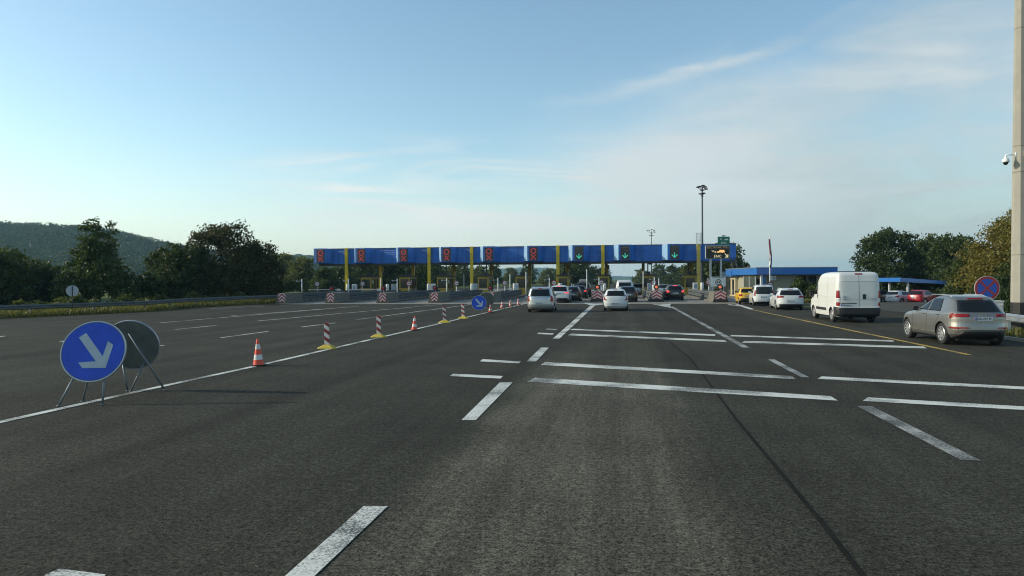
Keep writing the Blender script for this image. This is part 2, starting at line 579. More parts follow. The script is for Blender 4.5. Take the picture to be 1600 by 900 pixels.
def ground_mat():
    m, nt, b = node_chain('meadow_grass')
    N, L = nt.nodes.new, nt.links.new
    tcn = N('ShaderNodeTexCoord')
    n = N('ShaderNodeTexNoise'); n.inputs['Scale'].default_value = 0.05; n.inputs['Detail'].default_value = 9; n.inputs['Roughness'].default_value = 0.7
    L(tcn.outputs['Object'], n.inputs['Vector'])
    c = N('ShaderNodeValToRGB')
    e = c.color_ramp.elements
    e[0].position = 0.32; e[0].color = (0.035, 0.055, 0.014, 1)
    e[1].position = 0.70; e[1].color = (0.15, 0.145, 0.04, 1)
    x = e.new(0.5); x.color = (0.075, 0.10, 0.022, 1)
    L(n.outputs['Fac'], c.inputs['Fac']); L(c.outputs[0], b.inputs['Base Color'])
    b.inputs['Roughness'].default_value = 0.95; b.inputs['Specular IOR Level'].default_value = 0.1
    return m


M_ASPH = asphalt('asphalt', (0.049, 0.0465, 0.0350), (0.138, 0.126, 0.095))
M_ASPH2 = asphalt('car_park_asphalt', (0.085, 0.083, 0.072), (0.10, 0.1, 0.09), 0.0)
M_LINE = paint('line_paint', (0.64, 0.64, 0.58), 0.42)
M_LINEW = paint('worn_line_paint', (0.44, 0.44, 0.41), 0.75)
M_LINEY = paint('yellow_line_paint', (0.50, 0.33, 0.05), 0.35)
M_APRON = mat('apron_concrete', (0.22, 0.20, 0.165), 0.9, 0, 0.25, 0.8, bump=0.2)
M_KERB = mat('kerb_stone', (0.30, 0.29, 0.25), 0.9, 0, 0.2, 2)
M_GRASS = ground_mat()


def grid(name, xs, ys, zf, m, kind='structure'):
    vs = [(x, y, zf(x, y)) for y in ys for x in xs]
    n = len(xs)
    fs = [(j*n+i, j*n+i+1, (j+1)*n+i+1, (j+1)*n+i) for j in range(len(ys)-1) for i in range(n-1)]
    mb = MB(); mb.raw(vs, fs, 0, True)
    return tag(obj(name, mb, m, fix=False), kind=kind)


xs = [-4600, -2500, -1200, -600, -300, -150] + list(range(-90, 24, 6)) + [24.5] + list(range(26, 70, 2)) + [80, 100, 150, 300, 600, 1200, 2500, 4600]
ys = [-300, -100, -30] + list(range(-10, 60, 5)) + list(range(60, 120, 2)) + [125, 150, 200, 300, 450, 700, 1200, 2500, 4600]
grid('ground', xs, ys, lambda x, y: gz(x, y)-0.05-0.08*sstep(y, 55, 63)*sstep(x, 22, 27), M_GRASS)

# asphalt of the plaza and of the road beyond it
gl = [G(-200, 511), G(0, 498), G(240, 487), G(310, 480.5), G(430, 474)]
plaza = [(-52, -30), (gl[0].x-8, 10)] + [(p.x, p.y) for p in gl] + [(-23.6, 74), (-26.5, 84), (-27.5, 104), (-22, 150), (4, 230), (52, 420), (84, 420),
         (46, 230), (34, 140), (31, 105), (28.4, 88), (25.4, 74.5), (24.5, 72), (24.5, 40), (19.6, 31), (17.3, 26), (16.8, 22), (16.8, -30)]
mb = MB(); mb.face([(x, y, 0) for x, y in plaza])
tag(obj('road', mb, M_ASPH, fix=False), kind='structure')
mb = MB()
A_, B_, C_, D_ = (24.5, 40), (62, 46), (24.5, 72), (68, 112)
nx = ny = 40
vs = []
for j in range(ny+1):
    for i in range(nx+1):
        u, v = i/nx, j/ny
        x = (A_[0]*(1-u)+B_[0]*u)*(1-v)+(C_[0]*(1-u)+D_[0]*u)*v
        y = (A_[1]*(1-u)+B_[1]*u)*(1-v)+(C_[1]*(1-u)+D_[1]*u)*v
        vs.append((x, y, gz(x, y)+0.0))
mb.raw(vs, [(j*(nx+1)+i, j*(nx+1)+i+1, (j+1)*(nx+1)+i+1, (j+1)*(nx+1)+i) for j in range(ny) for i in range(nx)], 0, True)
tag(obj('car_park', mb, M_ASPH2, fix=False), kind='structure')

# pale concrete apron of the toll lanes
mb = MB()
mb.face([(p.x, p.y, 0.004) for p in (G(436, 475.2), G(1175, 474.6))] + [(29.5, 96, 0.004), (33, 135, 0.004), (-22.2, 150, 0.004), (-26.5, 104, 0.004), (-25.5, 84, 0.004)])
tag(obj('toll_apron', mb, M_APRON, fix=False), kind='structure')


# ------------------------------------------------------------------ painted markings
def strip(mb, pts, w, z=0.008):
    q = [G(*p) for p in pts]
    for a, b in zip(q[:-1], q[1:]):
        d = (b-a); d.z = 0; d.normalize()
        n = Vector((d.y, -d.x, 0))*w/2
        mb.face([(p.x, p.y, z) for p in (a-n, a+n, b+n, b-n)][::-1])


def quad(mb, *pts, z=0.008):
    q = [G(*p) for p in pts]
    mb.face([(p.x, p.y, z) for p in q])


mb = MB()
strip(mb, [(-160, 697), (0, 660), (200, 615.5), (404, 571.3), (600, 526), (815, 475.8), (838, 470.5)], 0.17)
tag(obj('edge_line', mb, M_LINE), kind='structure')
mb = MB()
for a, b in [((345, 528), (419, 518)), ((472, 511), (524, 504.6)), ((557, 499.6), (735, 476)), ((403, 501.6), (690, 475.9)), ((360, 493.7), (561, 478.8)),
             ((274, 515), (339, 508.6)), ((250, 504.5), (505, 483.3)), ((95, 534), (142, 526)), ((226, 543.3), (256, 539.8)), ((-5, 527), (7, 525.2)), ((328, 482.6), (413, 478.4)), ((440, 477.3), (520, 474))]:
    strip(mb, [a, b], 0.14)
tag(obj('lane_dashes', mb, M_LINE), kind='structure')
mb = MB()
quad(mb, (447, 900), (493, 900), (606, 792), (568, 792))
quad(mb, (400, 950), (450, 950), (493.2, 900.1), (446.6, 900.1))
quad(mb, (721, 657), (743.5, 657), (801, 598), (781, 598))
quad(mb, (823, 565), (838, 565), (857.5, 543.5), (845, 543.5))
quad(mb, (863.5, 529.5), (874, 529.5), (930, 477.2), (923, 477.2))
quad(mb, (72, 899), (93, 890), (165, 899), (150, 925), (40, 925))
quad(mb, (911, 473.6), (924, 477.6), (930, 477.2), (942, 476), (984, 474.5), (984, 473.8), (945, 474.4), (930, 475.0), (915, 473.1))
quad(mb, (1017, 474.6), (1044, 480.4), (1049, 481), (1047, 477), (1049, 473.8), (1043, 475.6), (1030, 475.8))
quad(mb, (1136, 476.4), (1158, 479), (1173, 484), (1178, 483), (1160, 477.2), (1152, 475.5), (1148, 475.5), (1155, 477.4), (1140, 475.8))
tag(obj('lane_markings', mb, M_LINE, fix=False), kind='structure')
mb = MB()
quad(mb, (1046, 479), (1051, 479), (1171.5, 543.6), (1160.5, 543.6))
quad(mb, (1199.5, 562), (1210, 562), (1264.5, 590), (1252, 590))
quad(mb, (1339, 635), (1362, 635), (1534, 721), (1502, 720))
tag(obj('worn_lane_markings', mb, M_LINEW), kind='structure')
mb = MB()
for q in [((890, 515.6), (896, 514), (1118, 522.6), (1117, 525)), ((887, 524), (893, 521.6), (1132, 531.8), (1136, 534.6)),
          ((1140, 525.6), (1144, 523.6), (1395, 532), (1397, 534.2)), ((1159, 535.8), (1164, 533), (1443, 541.8), (1449, 545)),
          ((852, 515), (855, 513.6), (872, 514.4), (868, 516)), ((839, 522), (841, 520), (866, 521.2), (863, 523.2)),
          ((845, 570.5), (852, 566), (1237, 588), (1244, 593)), ((824, 597), (836, 590.5), (1298, 619.6), (1309, 626.5)),
          ((1277, 592.6), (1284, 588.6), (1640, 606.6), (1640, 611)), ((1348, 627), (1356, 621.5), (1640, 638), (1640, 643.5)),
          ((750, 565), (754, 561.6), (814, 565.2), (811, 568)), ((703, 588), (708, 584.4), (786, 588), (782, 592))]:
    quad(mb, *q)
tag(obj('rumble_lines', mb, M_LINE), kind='structure')
mb = MB()
strip(mb, [(1172, 483.4), (1250, 499.8), (1320, 514.5), (1420, 535), (1514, 554.6)], 0.16)
tag(obj('yellow_edge_line', mb, M_LINEY), kind='structure')
mb = MB()
strip(mb, [(1012, 524), (1045, 533), (1078, 560), (1106, 596), (1150, 655), (1210, 727), (1282, 814), (1352, 905), (1400, 970)], 0.048, 0.004)
tag(obj('tar_seam', mb, mat('tar', (0.015, 0.0145, 0.012), 0.95, 0, 0.5, 1.2, spec=0.1)), kind='structure')

# kerb and verge on the right, beside the silver car
mb = MB()
kb = [(16.8, -30), (16.8, 22), (17.3, 26), (19.6, 31), (24.0, 39.2)]
for a, b in zip(kb[:-1], kb[1:]):
    d = (Vector(b)-Vector(a)).normalized(); n = Vector((d.y, -d.x))*0.15
    mb.slab([a, b, (b[0]+n.x, b[1]+n.y), (a[0]+n.x, a[1]+n.y)], -0.05, 0.11)
tag(obj('kerb', mb, M_KERB), kind='structure')

# ------------------------------------------------------------------ hills
RNG = np.random.default_rng(7)


def vnoise(x, y, s, seed=0):
    """smooth value noise on numpy arrays"""
    x, y = x/s, y/s
    xi, yi = np.floor(x).astype(int), np.floor(y).astype(int)
    fx, fy = x-xi, y-yi
    fx, fy = fx*fx*(3-2*fx), fy*fy*(3-2*fy)

    def h(a, b):
        n = (a*374761393+b*668265263+seed*974711) & 0x7fffffff
        n = ((n ^ (n >> 13))*1274126177) & 0x7fffffff
        return ((n ^ (n >> 16)) & 0xffff)/65535.0
    return (h(xi, yi)*(1-fx)+h(xi+1, yi)*fx)*(1-fy)+(h(xi, yi+1)*(1-fx)+h(xi+1, yi+1)*fx)*fy


def ridge_table(d, pts):
    return np.array([P(px, 450, d).x for px, py in pts]), np.array([zat(px, py, d) for px, py in pts])


RIDGES = [  # distance, front and back fall, silhouette in the photo
    (900, 210, 260, [(-700, 330), (-300, 338), (0, 346), (60, 350), (120, 357), (180, 366), (235, 379), (290, 390), (360, 399), (440, 407), (520, 415), (600, 424), (680, 434), (760, 442)]),
    (1500, 260, 400, [(200, 410), (330, 400), (420, 398), (470, 400), (560, 404), (640, 409), (700, 420), (760, 429), (830, 438), (900, 446)]),
    (3600, 500, 700, [(500, 424), (600, 420), (680, 418), (740, 424), (790, 420), (830, 417.5), (860, 419), (890, 425), (930, 431), (990, 434), (1060, 432), (1150, 433), (1300, 434)]),
]
TAB = [ridge_table(d, t) for d, a, b, t in RIDGES]


def hill_h(x, y):
    h = np.full_like(x, -3.0)
    for (d, sf, sb, t), (tx, tz) in zip(RIDGES, TAB):
        rz = np.interp(x*d/np.maximum(y, 200)*1.0, tx, tz+(-3.5 if d == 900 else 2))
        yy = y-d-40*np.sin(x/170.0)
        s = np.where(yy < 0, sf, sb)
        g = np.exp(-(yy/s)**2)
        h = np.maximum(h, rz*g*(0.90+0.10*vnoise(x, y, 120, 3))-3)
    return h


def hills(name, xr, yr, nx, ny, m, bump):
    gx, gy = np.meshgrid(np.linspace(*xr, nx), np.linspace(*yr, ny))
    h = hill_h(gx, gy)
    h = h + np.where(h > -1, bump*(vnoise(gx, gy, 9, 5)+0.6*vnoise(gx, gy, 21, 6)-0.5), 0)
    vs = np.stack([gx.ravel(), gy.ravel(), h.ravel()], 1)
    i = np.arange(ny-1)[:, None]*nx+np.arange(nx-1)[None, :]
    fs = np.stack([i, i+1, i+nx+1, i+nx], -1).reshape(-1, 4)
    me = bpy.data.meshes.new(name)
    me.from_pydata(vs.tolist(), [], fs.tolist()); me.materials.append(m)
    me.polygons.foreach_set('use_smooth', [True]*len(fs))
    o = bpy.data.objects.new(name, me); COL.objects.link(o)
    return tag(o, kind='structure')


def woodmat():
    m, nt, b = node_chain('wooded_slope')
    N, L = nt.nodes.new, nt.links.new
    tcn = N('ShaderNodeTexCoord')
    n = N('ShaderNodeTexNoise'); n.inputs['Scale'].default_value = 0.035; n.inputs['Detail'].default_value = 8; n.inputs['Roughness'].default_value = 0.75
    L(tcn.outputs['Object'], n.inputs['Vector'])
    c = N('ShaderNodeValToRGB'); e = c.color_ramp.elements
    e[0].position = 0.3; e[0].color = (0.018, 0.030, 0.014, 1)
    e[1].position = 0.75; e[1].color = (0.07, 0.09, 0.032, 1)
    L(n.outputs['Fac'], c.inputs['Fac']); L(c.outputs[0], b.inputs['Base Color'])
    b.inputs['Roughness'].default_value = 1.0; b.inputs['Specular IOR Level'].default_value = 0.05
    return m


M_WOOD = woodmat()
hills('hills', (-1400, 500), (420, 2100), 260, 240, M_WOOD, 7)
hills('mountains', (-1900, 2300), (2150, 4550), 300, 140, M_WOOD, 10)

# ------------------------------------------------------------------ haze
mb = MB(); mb.box((0, 2150, 46), (9600, 5000, 104))
mh = bpy.data.materials.new('haze_air'); mh.use_nodes = True
for n_ in list(mh.node_tree.nodes): mh.node_tree.nodes.remove(n_)
ho = mh.node_tree.nodes.new('ShaderNodeOutputMaterial'); hv = mh.node_tree.nodes.new('ShaderNodeVolumePrincipled')
hv.inputs['Color'].default_value = (0.40, 0.68, 0.86, 1); hv.inputs['Density'].default_value = 0.00018
hv.inputs['Anisotropy'].default_value = 0.0
mh.node_tree.links.new(hv.outputs[0], ho.inputs['Volume'])
tag(obj('haze', mb, mh), 'pale blue haze over the valley and the far hills', 'haze', kind='stuff')

# ------------------------------------------------------------------ foliage
M_LEAF_D = leafmat('dark_oak_leaves', (0.031, 0.056, 0.017), 0.5, (0.10, 0.11, 0.026), 0.35, 0.3)
M_LEAF_R = leafmat('browning_leaves', (0.035, 0.047, 0.014), 0.5, (0.12, 0.09, 0.024), 0.45, 0.28)
M_LEAF_M = leafmat('green_leaves', (0.052, 0.080, 0.022), 0.4, (0.12, 0.12, 0.03), 0.4)
M_LEAF_P = leafmat('pale_willow_leaves', (0.085, 0.105, 0.035), 0.35, (0.16, 0.15, 0.05), 0.4)
M_LEAF_Y = leafmat('glare_tinted_leaves', (0.135, 0.122, 0.028), 0.35, (0.22, 0.17, 0.03), 0.45, 0.35)  # a warm reflection over the tree, put into the leaf colour
M_LEAF_H = leafmat('hill_forest_leaves', (0.026, 0.047, 0.018), 0.2, (0.06, 0.07, 0.025), 0.2, 0.35)
M_GRASSB = leafmat('tall_grass', (0.085, 0.098, 0.024), 0.5, (0.22, 0.18, 0.06), 0.55)
M_BARK = mat('bark', (0.06, 0.05, 0.04), 0.95, 0, 0.3, 6)


def leaf_quads(rng, cen, size, flat=0.0):
    """one bent leaf-sprig quad at every centre"""
    n = len(cen)
    a = rng.normal(size=(n, 3)); a[:, 2] *= (1-flat); a /= np.linalg.norm(a, axis=1)[:, None]
    b = rng.normal(size=(n, 3)); b -= (b*a).sum(1)[:, None]*a; b /= np.linalg.norm(b, axis=1)[:, None]
    s = size*rng.uniform(0.55, 1.3, n)[:, None]
    v = np.stack([cen-a*s*0.6, cen+b*s*0.42, cen+a*s*0.7, cen-b*s*0.42], 1)
    return v.reshape(-1, 3)


def quads_mesh(name, v, m):
    n = len(v)//4
    me = bpy.data.meshes.new(name)
    me.vertices.add(4*n); me.vertices.foreach_set('co', v.astype(np.float32).ravel())
    me.loops.add(4*n); me.loops.foreach_set('vertex_index', np.arange(4*n, dtype=np.int32))
    me.polygons.add(n); me.polygons.foreach_set('loop_start', np.arange(0, 4*n, 4, dtype=np.int32))
    me.polygons.foreach_set('loop_total', np.full(n, 4, dtype=np.int32))
    me.materials.append(m); me.update(calc_edges=True); me.validate()
    return me


def crown_points(rng, lobes, nclump, per, csize):
    cs = []
    vol = np.array([l[3]*l[4]*l[5] for l in lobes])**0.75
    for l, k in zip(lobes, np.maximum(3, (nclump*vol/vol.sum()).astype(int))):
        d = rng.normal(size=(k, 3)); d /= np.linalg.norm(d, axis=1)[:, None]
        d[:, 2] = np.where(d[:, 2] < -0.75, -d[:, 2], d[:, 2])
        r = rng.uniform(0.30, 1.0, k)**0.45
        # ragged outline
        r *= rng.uniform(0.82, 1.14, k)
        cs.append(np.array(l[:3])+d*r[:, None]*np.array(l[3:6]))
    c = np.concatenate(cs)
    s = csize*rng.uniform(0.6, 1.35, len(c))
    p = np.repeat(c, per, 0)+rng.normal(size=(len(c)*per, 3))*np.repeat(s, per)[:, None]*np.array([0.55, 0.55, 0.42])
    return p


def tree_data(seed, H, W, base, nclump, per, leaf, m, shape='round', nl=7):
    """meshes of trunk and crown, H high, W wide, crown starting at `base`"""
    rng = np.random.default_rng(seed)
    rr = random.Random(seed)
    lobes = []
    ch = H-base
    if shape == 'round':
        lobes.append((0, 0, base+ch*0.45, W*0.33, W*0.33, ch*0.42))
        for k in range(nl):
            q = 2*PI*k/nl+rr.uniform(-.3, .3); rad = W*rr.uniform(0.24, 0.34); z = base+ch*rr.uniform(0.2, 0.62)
            lobes.append((rad*math.cos(q), rad*math.sin(q), z, W*rr.uniform(0.13, 0.2), W*rr.uniform(0.13, 0.2), ch*rr.uniform(0.16, 0.26)))
        for k in range(7):
            q = 2*PI*k/7+rr.uniform(-.3, .3); rad = W*rr.uniform(0.22, 0.33)
            lobes.append((rad*math.cos(q), rad*math.sin(q), max(base, 0.1)+ch*rr.uniform(0.10, 0.22), W*rr.uniform(0.15, 0.21), W*rr.uniform(0.15, 0.21), ch*rr.uniform(0.16, 0.22)))
        for k in range(5):
            q = 2*PI*k/5+rr.uniform(-.5, .5); rad = W*rr.uniform(0.06, 0.25)
            lobes.append((rad*math.cos(q), rad*math.sin(q), base+ch*rr.uniform(0.66, 0.85), W*rr.uniform(0.12, 0.18), W*rr.uniform(0.12, 0.18), ch*rr.uniform(0.12, 0.17)))
    elif shape == 'spire':
        for k in range(6):
            f = k/5
            lobes.append((W*0.05*rr.uniform(-1, 1), W*0.05*rr.uniform(-1, 1), base+ch*(0.2+0.62*f), W*(0.46-0.34*f), W*(0.46-0.34*f), ch*0.2))
        for q in (0.6, 2.4):
            lobes.append((W*0.17*math.cos(q), W*0.1, base+ch*0.86, W*0.07, W*0.07, ch*0.17))
        for k in range(5):
            q = 2*PI*k/5
            lobes.append((W*.34*math.cos(q), W*.34*math.sin(q), base+ch*rr.uniform(.15, .35), W*.17, W*.17, ch*.18))
    else:           # bush
        for k in range(nl):
            q = rr.uniform(0, 6.28); rad = W*rr.uniform(0.05, 0.33)
            lobes.append((rad*math.cos(q), rad*math.sin(q), base+ch*rr.uniform(0.25, 0.6), W*rr.uniform(0.14, 0.22), W*rr.uniform(0.14, 0.22), ch*rr.uniform(0.24, 0.38)))
    pts = crown_points(rng, lobes, nclump, per, W*0.045+leaf*0.7)
    pts[:, 2] = np.maximum(pts[:, 2], 0.05)
    crown = quads_mesh('crown', leaf_quads(rng, pts, leaf), m)
    mb = MB()
    tr = max(0.07, H*0.022)
    prev, pr = Vector((0, 0, -0.3)), tr*1.5
    for k in range(1, 5):
        p = Vector((W*0.02*rr.uniform(-1, 1)*k, W*0.02*rr.uniform(-1, 1)*k, H*0.17*k)); r = tr*(1.25-0.26*k)
        mb.cyl(prev, p, pr, r, 9); prev, pr = p, r
    for l in lobes[:9]:
        z0 = rr.uniform(0.12, 0.45)*H
        mb.cyl((0, 0, min(z0, l[2]-0.1)), Vector(l[:3]), tr*0.5, tr*0.15, 6)
    trunk = obj('trunk', mb, M_BARK).data
    for o in [o for o in bpy.data.objects if o.data == trunk]:
        bpy.data.objects.remove(o, do_unlink=True)
    return trunk, crown


def place_tree(name, label, cat, data, loc, rz=0, s=(1, 1, 1), group=None):
    t = thing(name, label, cat, loc, rz, group)
    t.scale = s
    for nm, me in zip(('trunk', 'crown'), data):
        o = bpy.data.objects.new(nm, me); COL.objects.link(o); o.parent = t
    return t


def at(px, d):
    p = P(px, 450, d)
    return (p.x, p.y, gz(p.x, p.y)-0.04)


def hgt(py, px, d):          # height above the ground of a pixel at distance d
    p = P(px, py, d)
    return p.z-gz(p.x, p.y)


ORD = ['first', 'second', 'third', 'fourth', 'fifth', 'sixth', 'seventh', 'eighth', 'ninth', 'tenth', 'eleventh', 'twelfth', 'thirteenth', 'fourteenth',
       'fifteenth', 'sixteenth', 'seventeenth', 'eighteenth', 'nineteenth', 'twentieth', 'twenty-first', 'twenty-second', 'twenty-third', 'twenty-fourth', 'twenty-fifth', 'twenty-sixth', 'twenty-seventh', 'twenty-eighth', 'twenty-ninth', 'thirtieth']

# near trees on the left, behind the guardrail
D = tree_data(11, hgt(347, 150, 66), 7.3, 0.0, 480, 44, 0.20, M_LEAF_D, 'spire')
place_tree('broadleaf_tree', 'dark twin-topped tree behind the round white sign on the left verge', 'tree', D, at(152, 66), 0.4)
D = tree_data(12, hgt(349, 345, 76), 9.6, 0.3, 560, 46, 0.20, M_LEAF_R, 'round', 8)
place_tree('broadleaf_tree', 'tallest browning tree in the middle of the dark clump behind the left guardrail', 'tree', D, at(346, 76), 0.2, (1, 1, 1.04), 'clump of dark trees behind the left guardrail')
D = tree_data(13, hgt(376, 280, 74), 7.2, 0.0, 480, 44, 0.20, M_LEAF_D, 'round', 8)
place_tree('broadleaf_tree', 'dark green tree forming the left shoulder of the clump behind the left guardrail', 'tree', D, at(283, 74), 1.0, (1, 1, 1.06), 'clump of dark trees behind the left guardrail')
D = tree_data(14, hgt(378, 400, 79), 7.4, 0.3, 440, 44, 0.20, M_LEAF_R, 'round', 8)
place_tree('broadleaf_tree', 'dark tree forming the right shoulder of the clump behind the left guardrail', 'tree', D, at(398, 79), 2.1, (0.95, 0.95, 1.06), 'clump of dark trees behind the left guardrail')
D = tree_data(15, 3.2, 4.2, 0.1, 110, 36, 0.24, M_LEAF_D, 'bush', 8)
place_tree('shrub', 'low dark shrub at the left foot of the dark tree clump', 'shrub', D, at(236, 70))
# the wood at the far left edge
D1 = tree_data(21, 6.4, 7.6, 0.0, 360, 40, 0.23, M_LEAF_D, 'round', 7)
D2 = tree_data(22, 5.0, 7.0, 0.0, 320, 40, 0.23, M_LEAF_M, 'round', 7)
left_wood = [(-95, 62, D1, 1.1), (-45, 68, D2, 1.25), (8, 64, D1, .78), (42, 78, D2, 1.0), (70, 70, D1, .62), (-8, 84, D1, 1.0), (100, 92, D2, .85)]
lw_lab = ['tall dark tree just beyond the left edge of the wood', 'tall mid-green tree at the left end of the wood', 'dark green tree at the left edge, with a pale sunlit top',
          'mid-green rounded tree standing left of the twin-topped tree', 'low dark tree between the wood and the twin-topped tree', 'dark tree deep in the wood at far left',
          'mid-green tree seen behind the left flank of the twin-topped tree']
for (px, d, D, s), lb in zip(left_wood, lw_lab):
    place_tree('broadleaf_tree', lb, 'tree', D, at(px, d), px*0.7, (s, s, s), 'trees of the wood at far left')
# weeds and low bushes along the verge
B1 = tree_data(31, 1.15, 2.0, 0.0, 40, 26, 0.17, M_LEAF_M, 'bush', 7)
B2 = tree_data(32, 1.0, 1.9, 0.0, 40, 26, 0.17, M_LEAF_P, 'bush', 7)
for k, (px, d) in enumerate([(60, 52), (92, 55), (122, 53), (150, 55), (190, 58), (216, 60), (256, 64), (306, 70), (336, 72), (372, 74), (418, 80), (30, 49)]):
    s = 0.85+0.12*((k*7) % 5)
    place_tree('verge_bush', 'low %s weed bush behind the left guardrail, %s from the left edge' % (('green', 'pale')[k % 2], ORD[[1, 2, 3, 4, 5, 6, 7, 8, 9, 10, 11, 0][k]]), 'bush', (B1, B2)[k % 2], at(px, d), k*1.3, (s, s, s*0.9), 'weed bushes along the left verge')
U1 = tree_data(33, 3.0, 5.2, 0.0, 170, 36, 0.26, M_LEAF_D, 'bush', 9)
U2 = tree_data(34, 2.6, 5.4, 0.0, 170, 36, 0.26, M_LEAF_M, 'bush', 9)
for k, (px, d, s) in enumerate([(-30, 66, 1.0), (20, 70, 0.9), (55, 84, 1.1), (88, 88, 1.1), (118, 84, 1.0), (262, 90, 1.1), (300, 92, 1.1), (330, 96, 1.0), (372, 98, 1.0), (408, 100, 1.0), (438, 104, 1.1)]):
    place_tree('undergrowth_bush', 'dark bush, %s from the left of the undergrowth behind the left hand trees' % ORD[k], 'bush', (U1, U2)[k % 3 == 1], at(px, d), k*1.1, (s, s, s), 'undergrowth behind the left hand trees')
for k, (px, d, s) in enumerate([(1362, 92, 0.9), (1395, 98, 1.0), (1425, 93, .9), (1462, 90, .9), (1490, 78, .8), (1512, 66, .8), (1500, 96, 1.1)]):
    place_tree('undergrowth_bush', 'dark bush, %s from the left of the undergrowth behind the carport' % ORD[k], 'bush', (U1, U2)[k % 3 == 1], at(px, d), k*1.1, (s, s, s), 'undergrowth behind the carport')
# meadow trees behind the toll plaza
T1 = tree_data(41, 6.6, 7.6, 0.0, 230, 32, 0.36, M_LEAF_P, 'round', 8)
T2 = tree_data(42, 7.0, 7.0, 0.0, 230, 32, 0.36, M_LEAF_M, 'round', 7)
T3 = tree_data(43, 6.2, 8.0, 0.0, 230, 32, 0.36, M_LEAF_D, 'round', 8)
row = [(448, 150, T1, 1.25), (470, 138, T1, 1.05), (506, 122, T3, .72), (535, 135, T3, .85), (560, 150, T1, 1.15), (586, 160, T1, 1.2), (612, 150, T3, 1.05), (640, 165, T1, 1.25), (655, 150, T2, 1.0),
       (678, 190, T2, 1.05), (705, 210, T1, 1.0), (722, 230, T2, 1.1), (748, 250, T1, 1.1), (772, 270, T2, 1.1), (800, 300, T1, 1.1), (826, 300, T2, 1.2), (855, 260, T1, 0.95), (880, 230, T2, 1.05), (898, 190, T2, 1.15),
       (915, 260, T2, 1.35), (940, 300, T3, 1.25), (1003, 330, T1, 1.15), (1030, 300, T2, 1.25), (1052, 260, T3, 1.25), (1075, 210, T3, 1.2), (1094, 150, T2, 1.2), (1112, 140, T3, 1.4), (1136, 138, T2, 1.35)]
for k, (px, d, D, s) in enumerate(row):
    kind = {id(T1): 'pale green', id(T2): 'mid-green', id(T3): 'dark green'}[id(D)]
    place_tree('meadow_tree', '%s tree, %s from the left in the row beyond the toll booths' % (kind, ORD[k]), 'tree', D, at(px, d), k*1.7, (s, s, s), 'trees beyond the toll plaza')
# trees on the right
D = tree_data(51, hgt(358, 1392, 92), 9.4, 0.2, 520, 44, 0.24, M_LEAF_D, 'round', 8)
place_tree('broadleaf_tree', 'large dark oak behind the carport, leftmost of the trees on the right', 'tree', D, at(1388, 92), 0.5, (1, 1, 1.05), 'trees on the right behind the carport')
D = tree_data(52, hgt(364, 1450, 96), 8.6, 0.2, 460, 44, 0.24, M_LEAF_M, 'round', 8)
place_tree('broadleaf_tree', 'mid-green tree right of the large dark oak, behind the carport', 'tree', D, at(1452, 96), 0.1, (1, 1, 1.06), 'trees on the right behind the carport')
D = tree_data(53, hgt(363, 1500, 86), 8.0, 0.1, 460, 44, 0.23, M_LEAF_D, 'round', 8)
place_tree('broadleaf_tree', 'dark green tree behind the right end of the carport', 'tree', D, at(1497, 86), 0.9, (1, 1, 1.04), 'trees on the right behind the carport')
D = tree_data(54, hgt(326, 1580, 58), 8.4, 0.0, 760, 52, 0.15, M_LEAF_Y, 'round', 9)
place_tree('glare_tinted_tree', 'tall tree tinted yellow-brown for a warm reflection, beside the concrete pole at the right edge', 'tree', D, at(1584, 56), 0.9, (1, 1, 1.03), 'trees on the right behind the carport')
D = tree_data(55, 5.2, 5.6, 0.0, 460, 48, 0.145, M_LEAF_M, 'round', 8)
place_tree('broadleaf_tree', 'low bright green tree between the carport and the no stopping sign', 'tree', D, at(1516, 60), 0.9, (0.85, 0.85, 0.85), 'trees on the right behind the carport')
place_tree('broadleaf_tree', 'low green tree behind the foot of the concrete pole', 'tree', D, at(1618, 50), 2.2, (0.9, 0.9, 0.85), 'trees on the right behind the carport')
D = tree_data(56, 2.6, 4.6, 0.0, 300, 44, 0.13, M_LEAF_D, 'bush', 9)
place_tree('hedge_bush', 'dense green bush behind the no stopping sign and the white cabinet', 'bush', D, at(1560, 42), 0, (0.9, 0.9, 1.0))
place_tree('hedge_bush', 'dense green bush beside the black foot of the concrete pole', 'bush', D, at(1604, 38), 1.5, (0.7, 0.7, 1.0))
D = tree_data(57, 2.3, 2.6, 0.0, 110, 36, 0.16, M_LEAF_M, 'bush', 8)
place_tree('hedge_bush', 'taller leafy green bush in front of the office windows', 'bush', D, at(1252, 70), 0, (1, 0.8, 1.15), 'bushes in front of the office')
place_tree('hedge_bush', 'lower leafy green bush left of the white van, before the office wall', 'bush', D, at(1274, 69), 2.0, (0.9, 0.8, 0.95), 'bushes in front of the office')

# forest crowns on the nearest hill, and tall grass on the verges: nobody could count them
rng = np.random.default_rng(5)
x = rng.uniform(-960, 60, 16000); y = rng.uniform(560, 980, 16000)
h = hill_h(x, y)
ok = h > 2
x, y, h = x[ok][:7200], y[ok][:7200], h[ok][:7200]
n = len(x); per = 64
rad = rng.uniform(3.2, 6.4, n)
cen = np.stack([x, y, h+rad*0.9], 1)
d = rng.normal(size=(n*per, 3)); d /= np.linalg.norm(d, axis=1)[:, None]; d[:, 2] = np.abs(d[:, 2])*1.3-0.25
pts = np.repeat(cen, per, 0)+d*np.repeat(rad, per)[:, None]*rng.uniform(0.75, 1.1, (n*per, 1))
o = bpy.data.objects.new('hill_forest', quads_mesh('hill_forest', leaf_quads(rng, pts, 1.35), M_LEAF_H)); COL.objects.link(o)
tag(o, 'dense green wood covering the hill on the left', 'forest', kind='stuff')


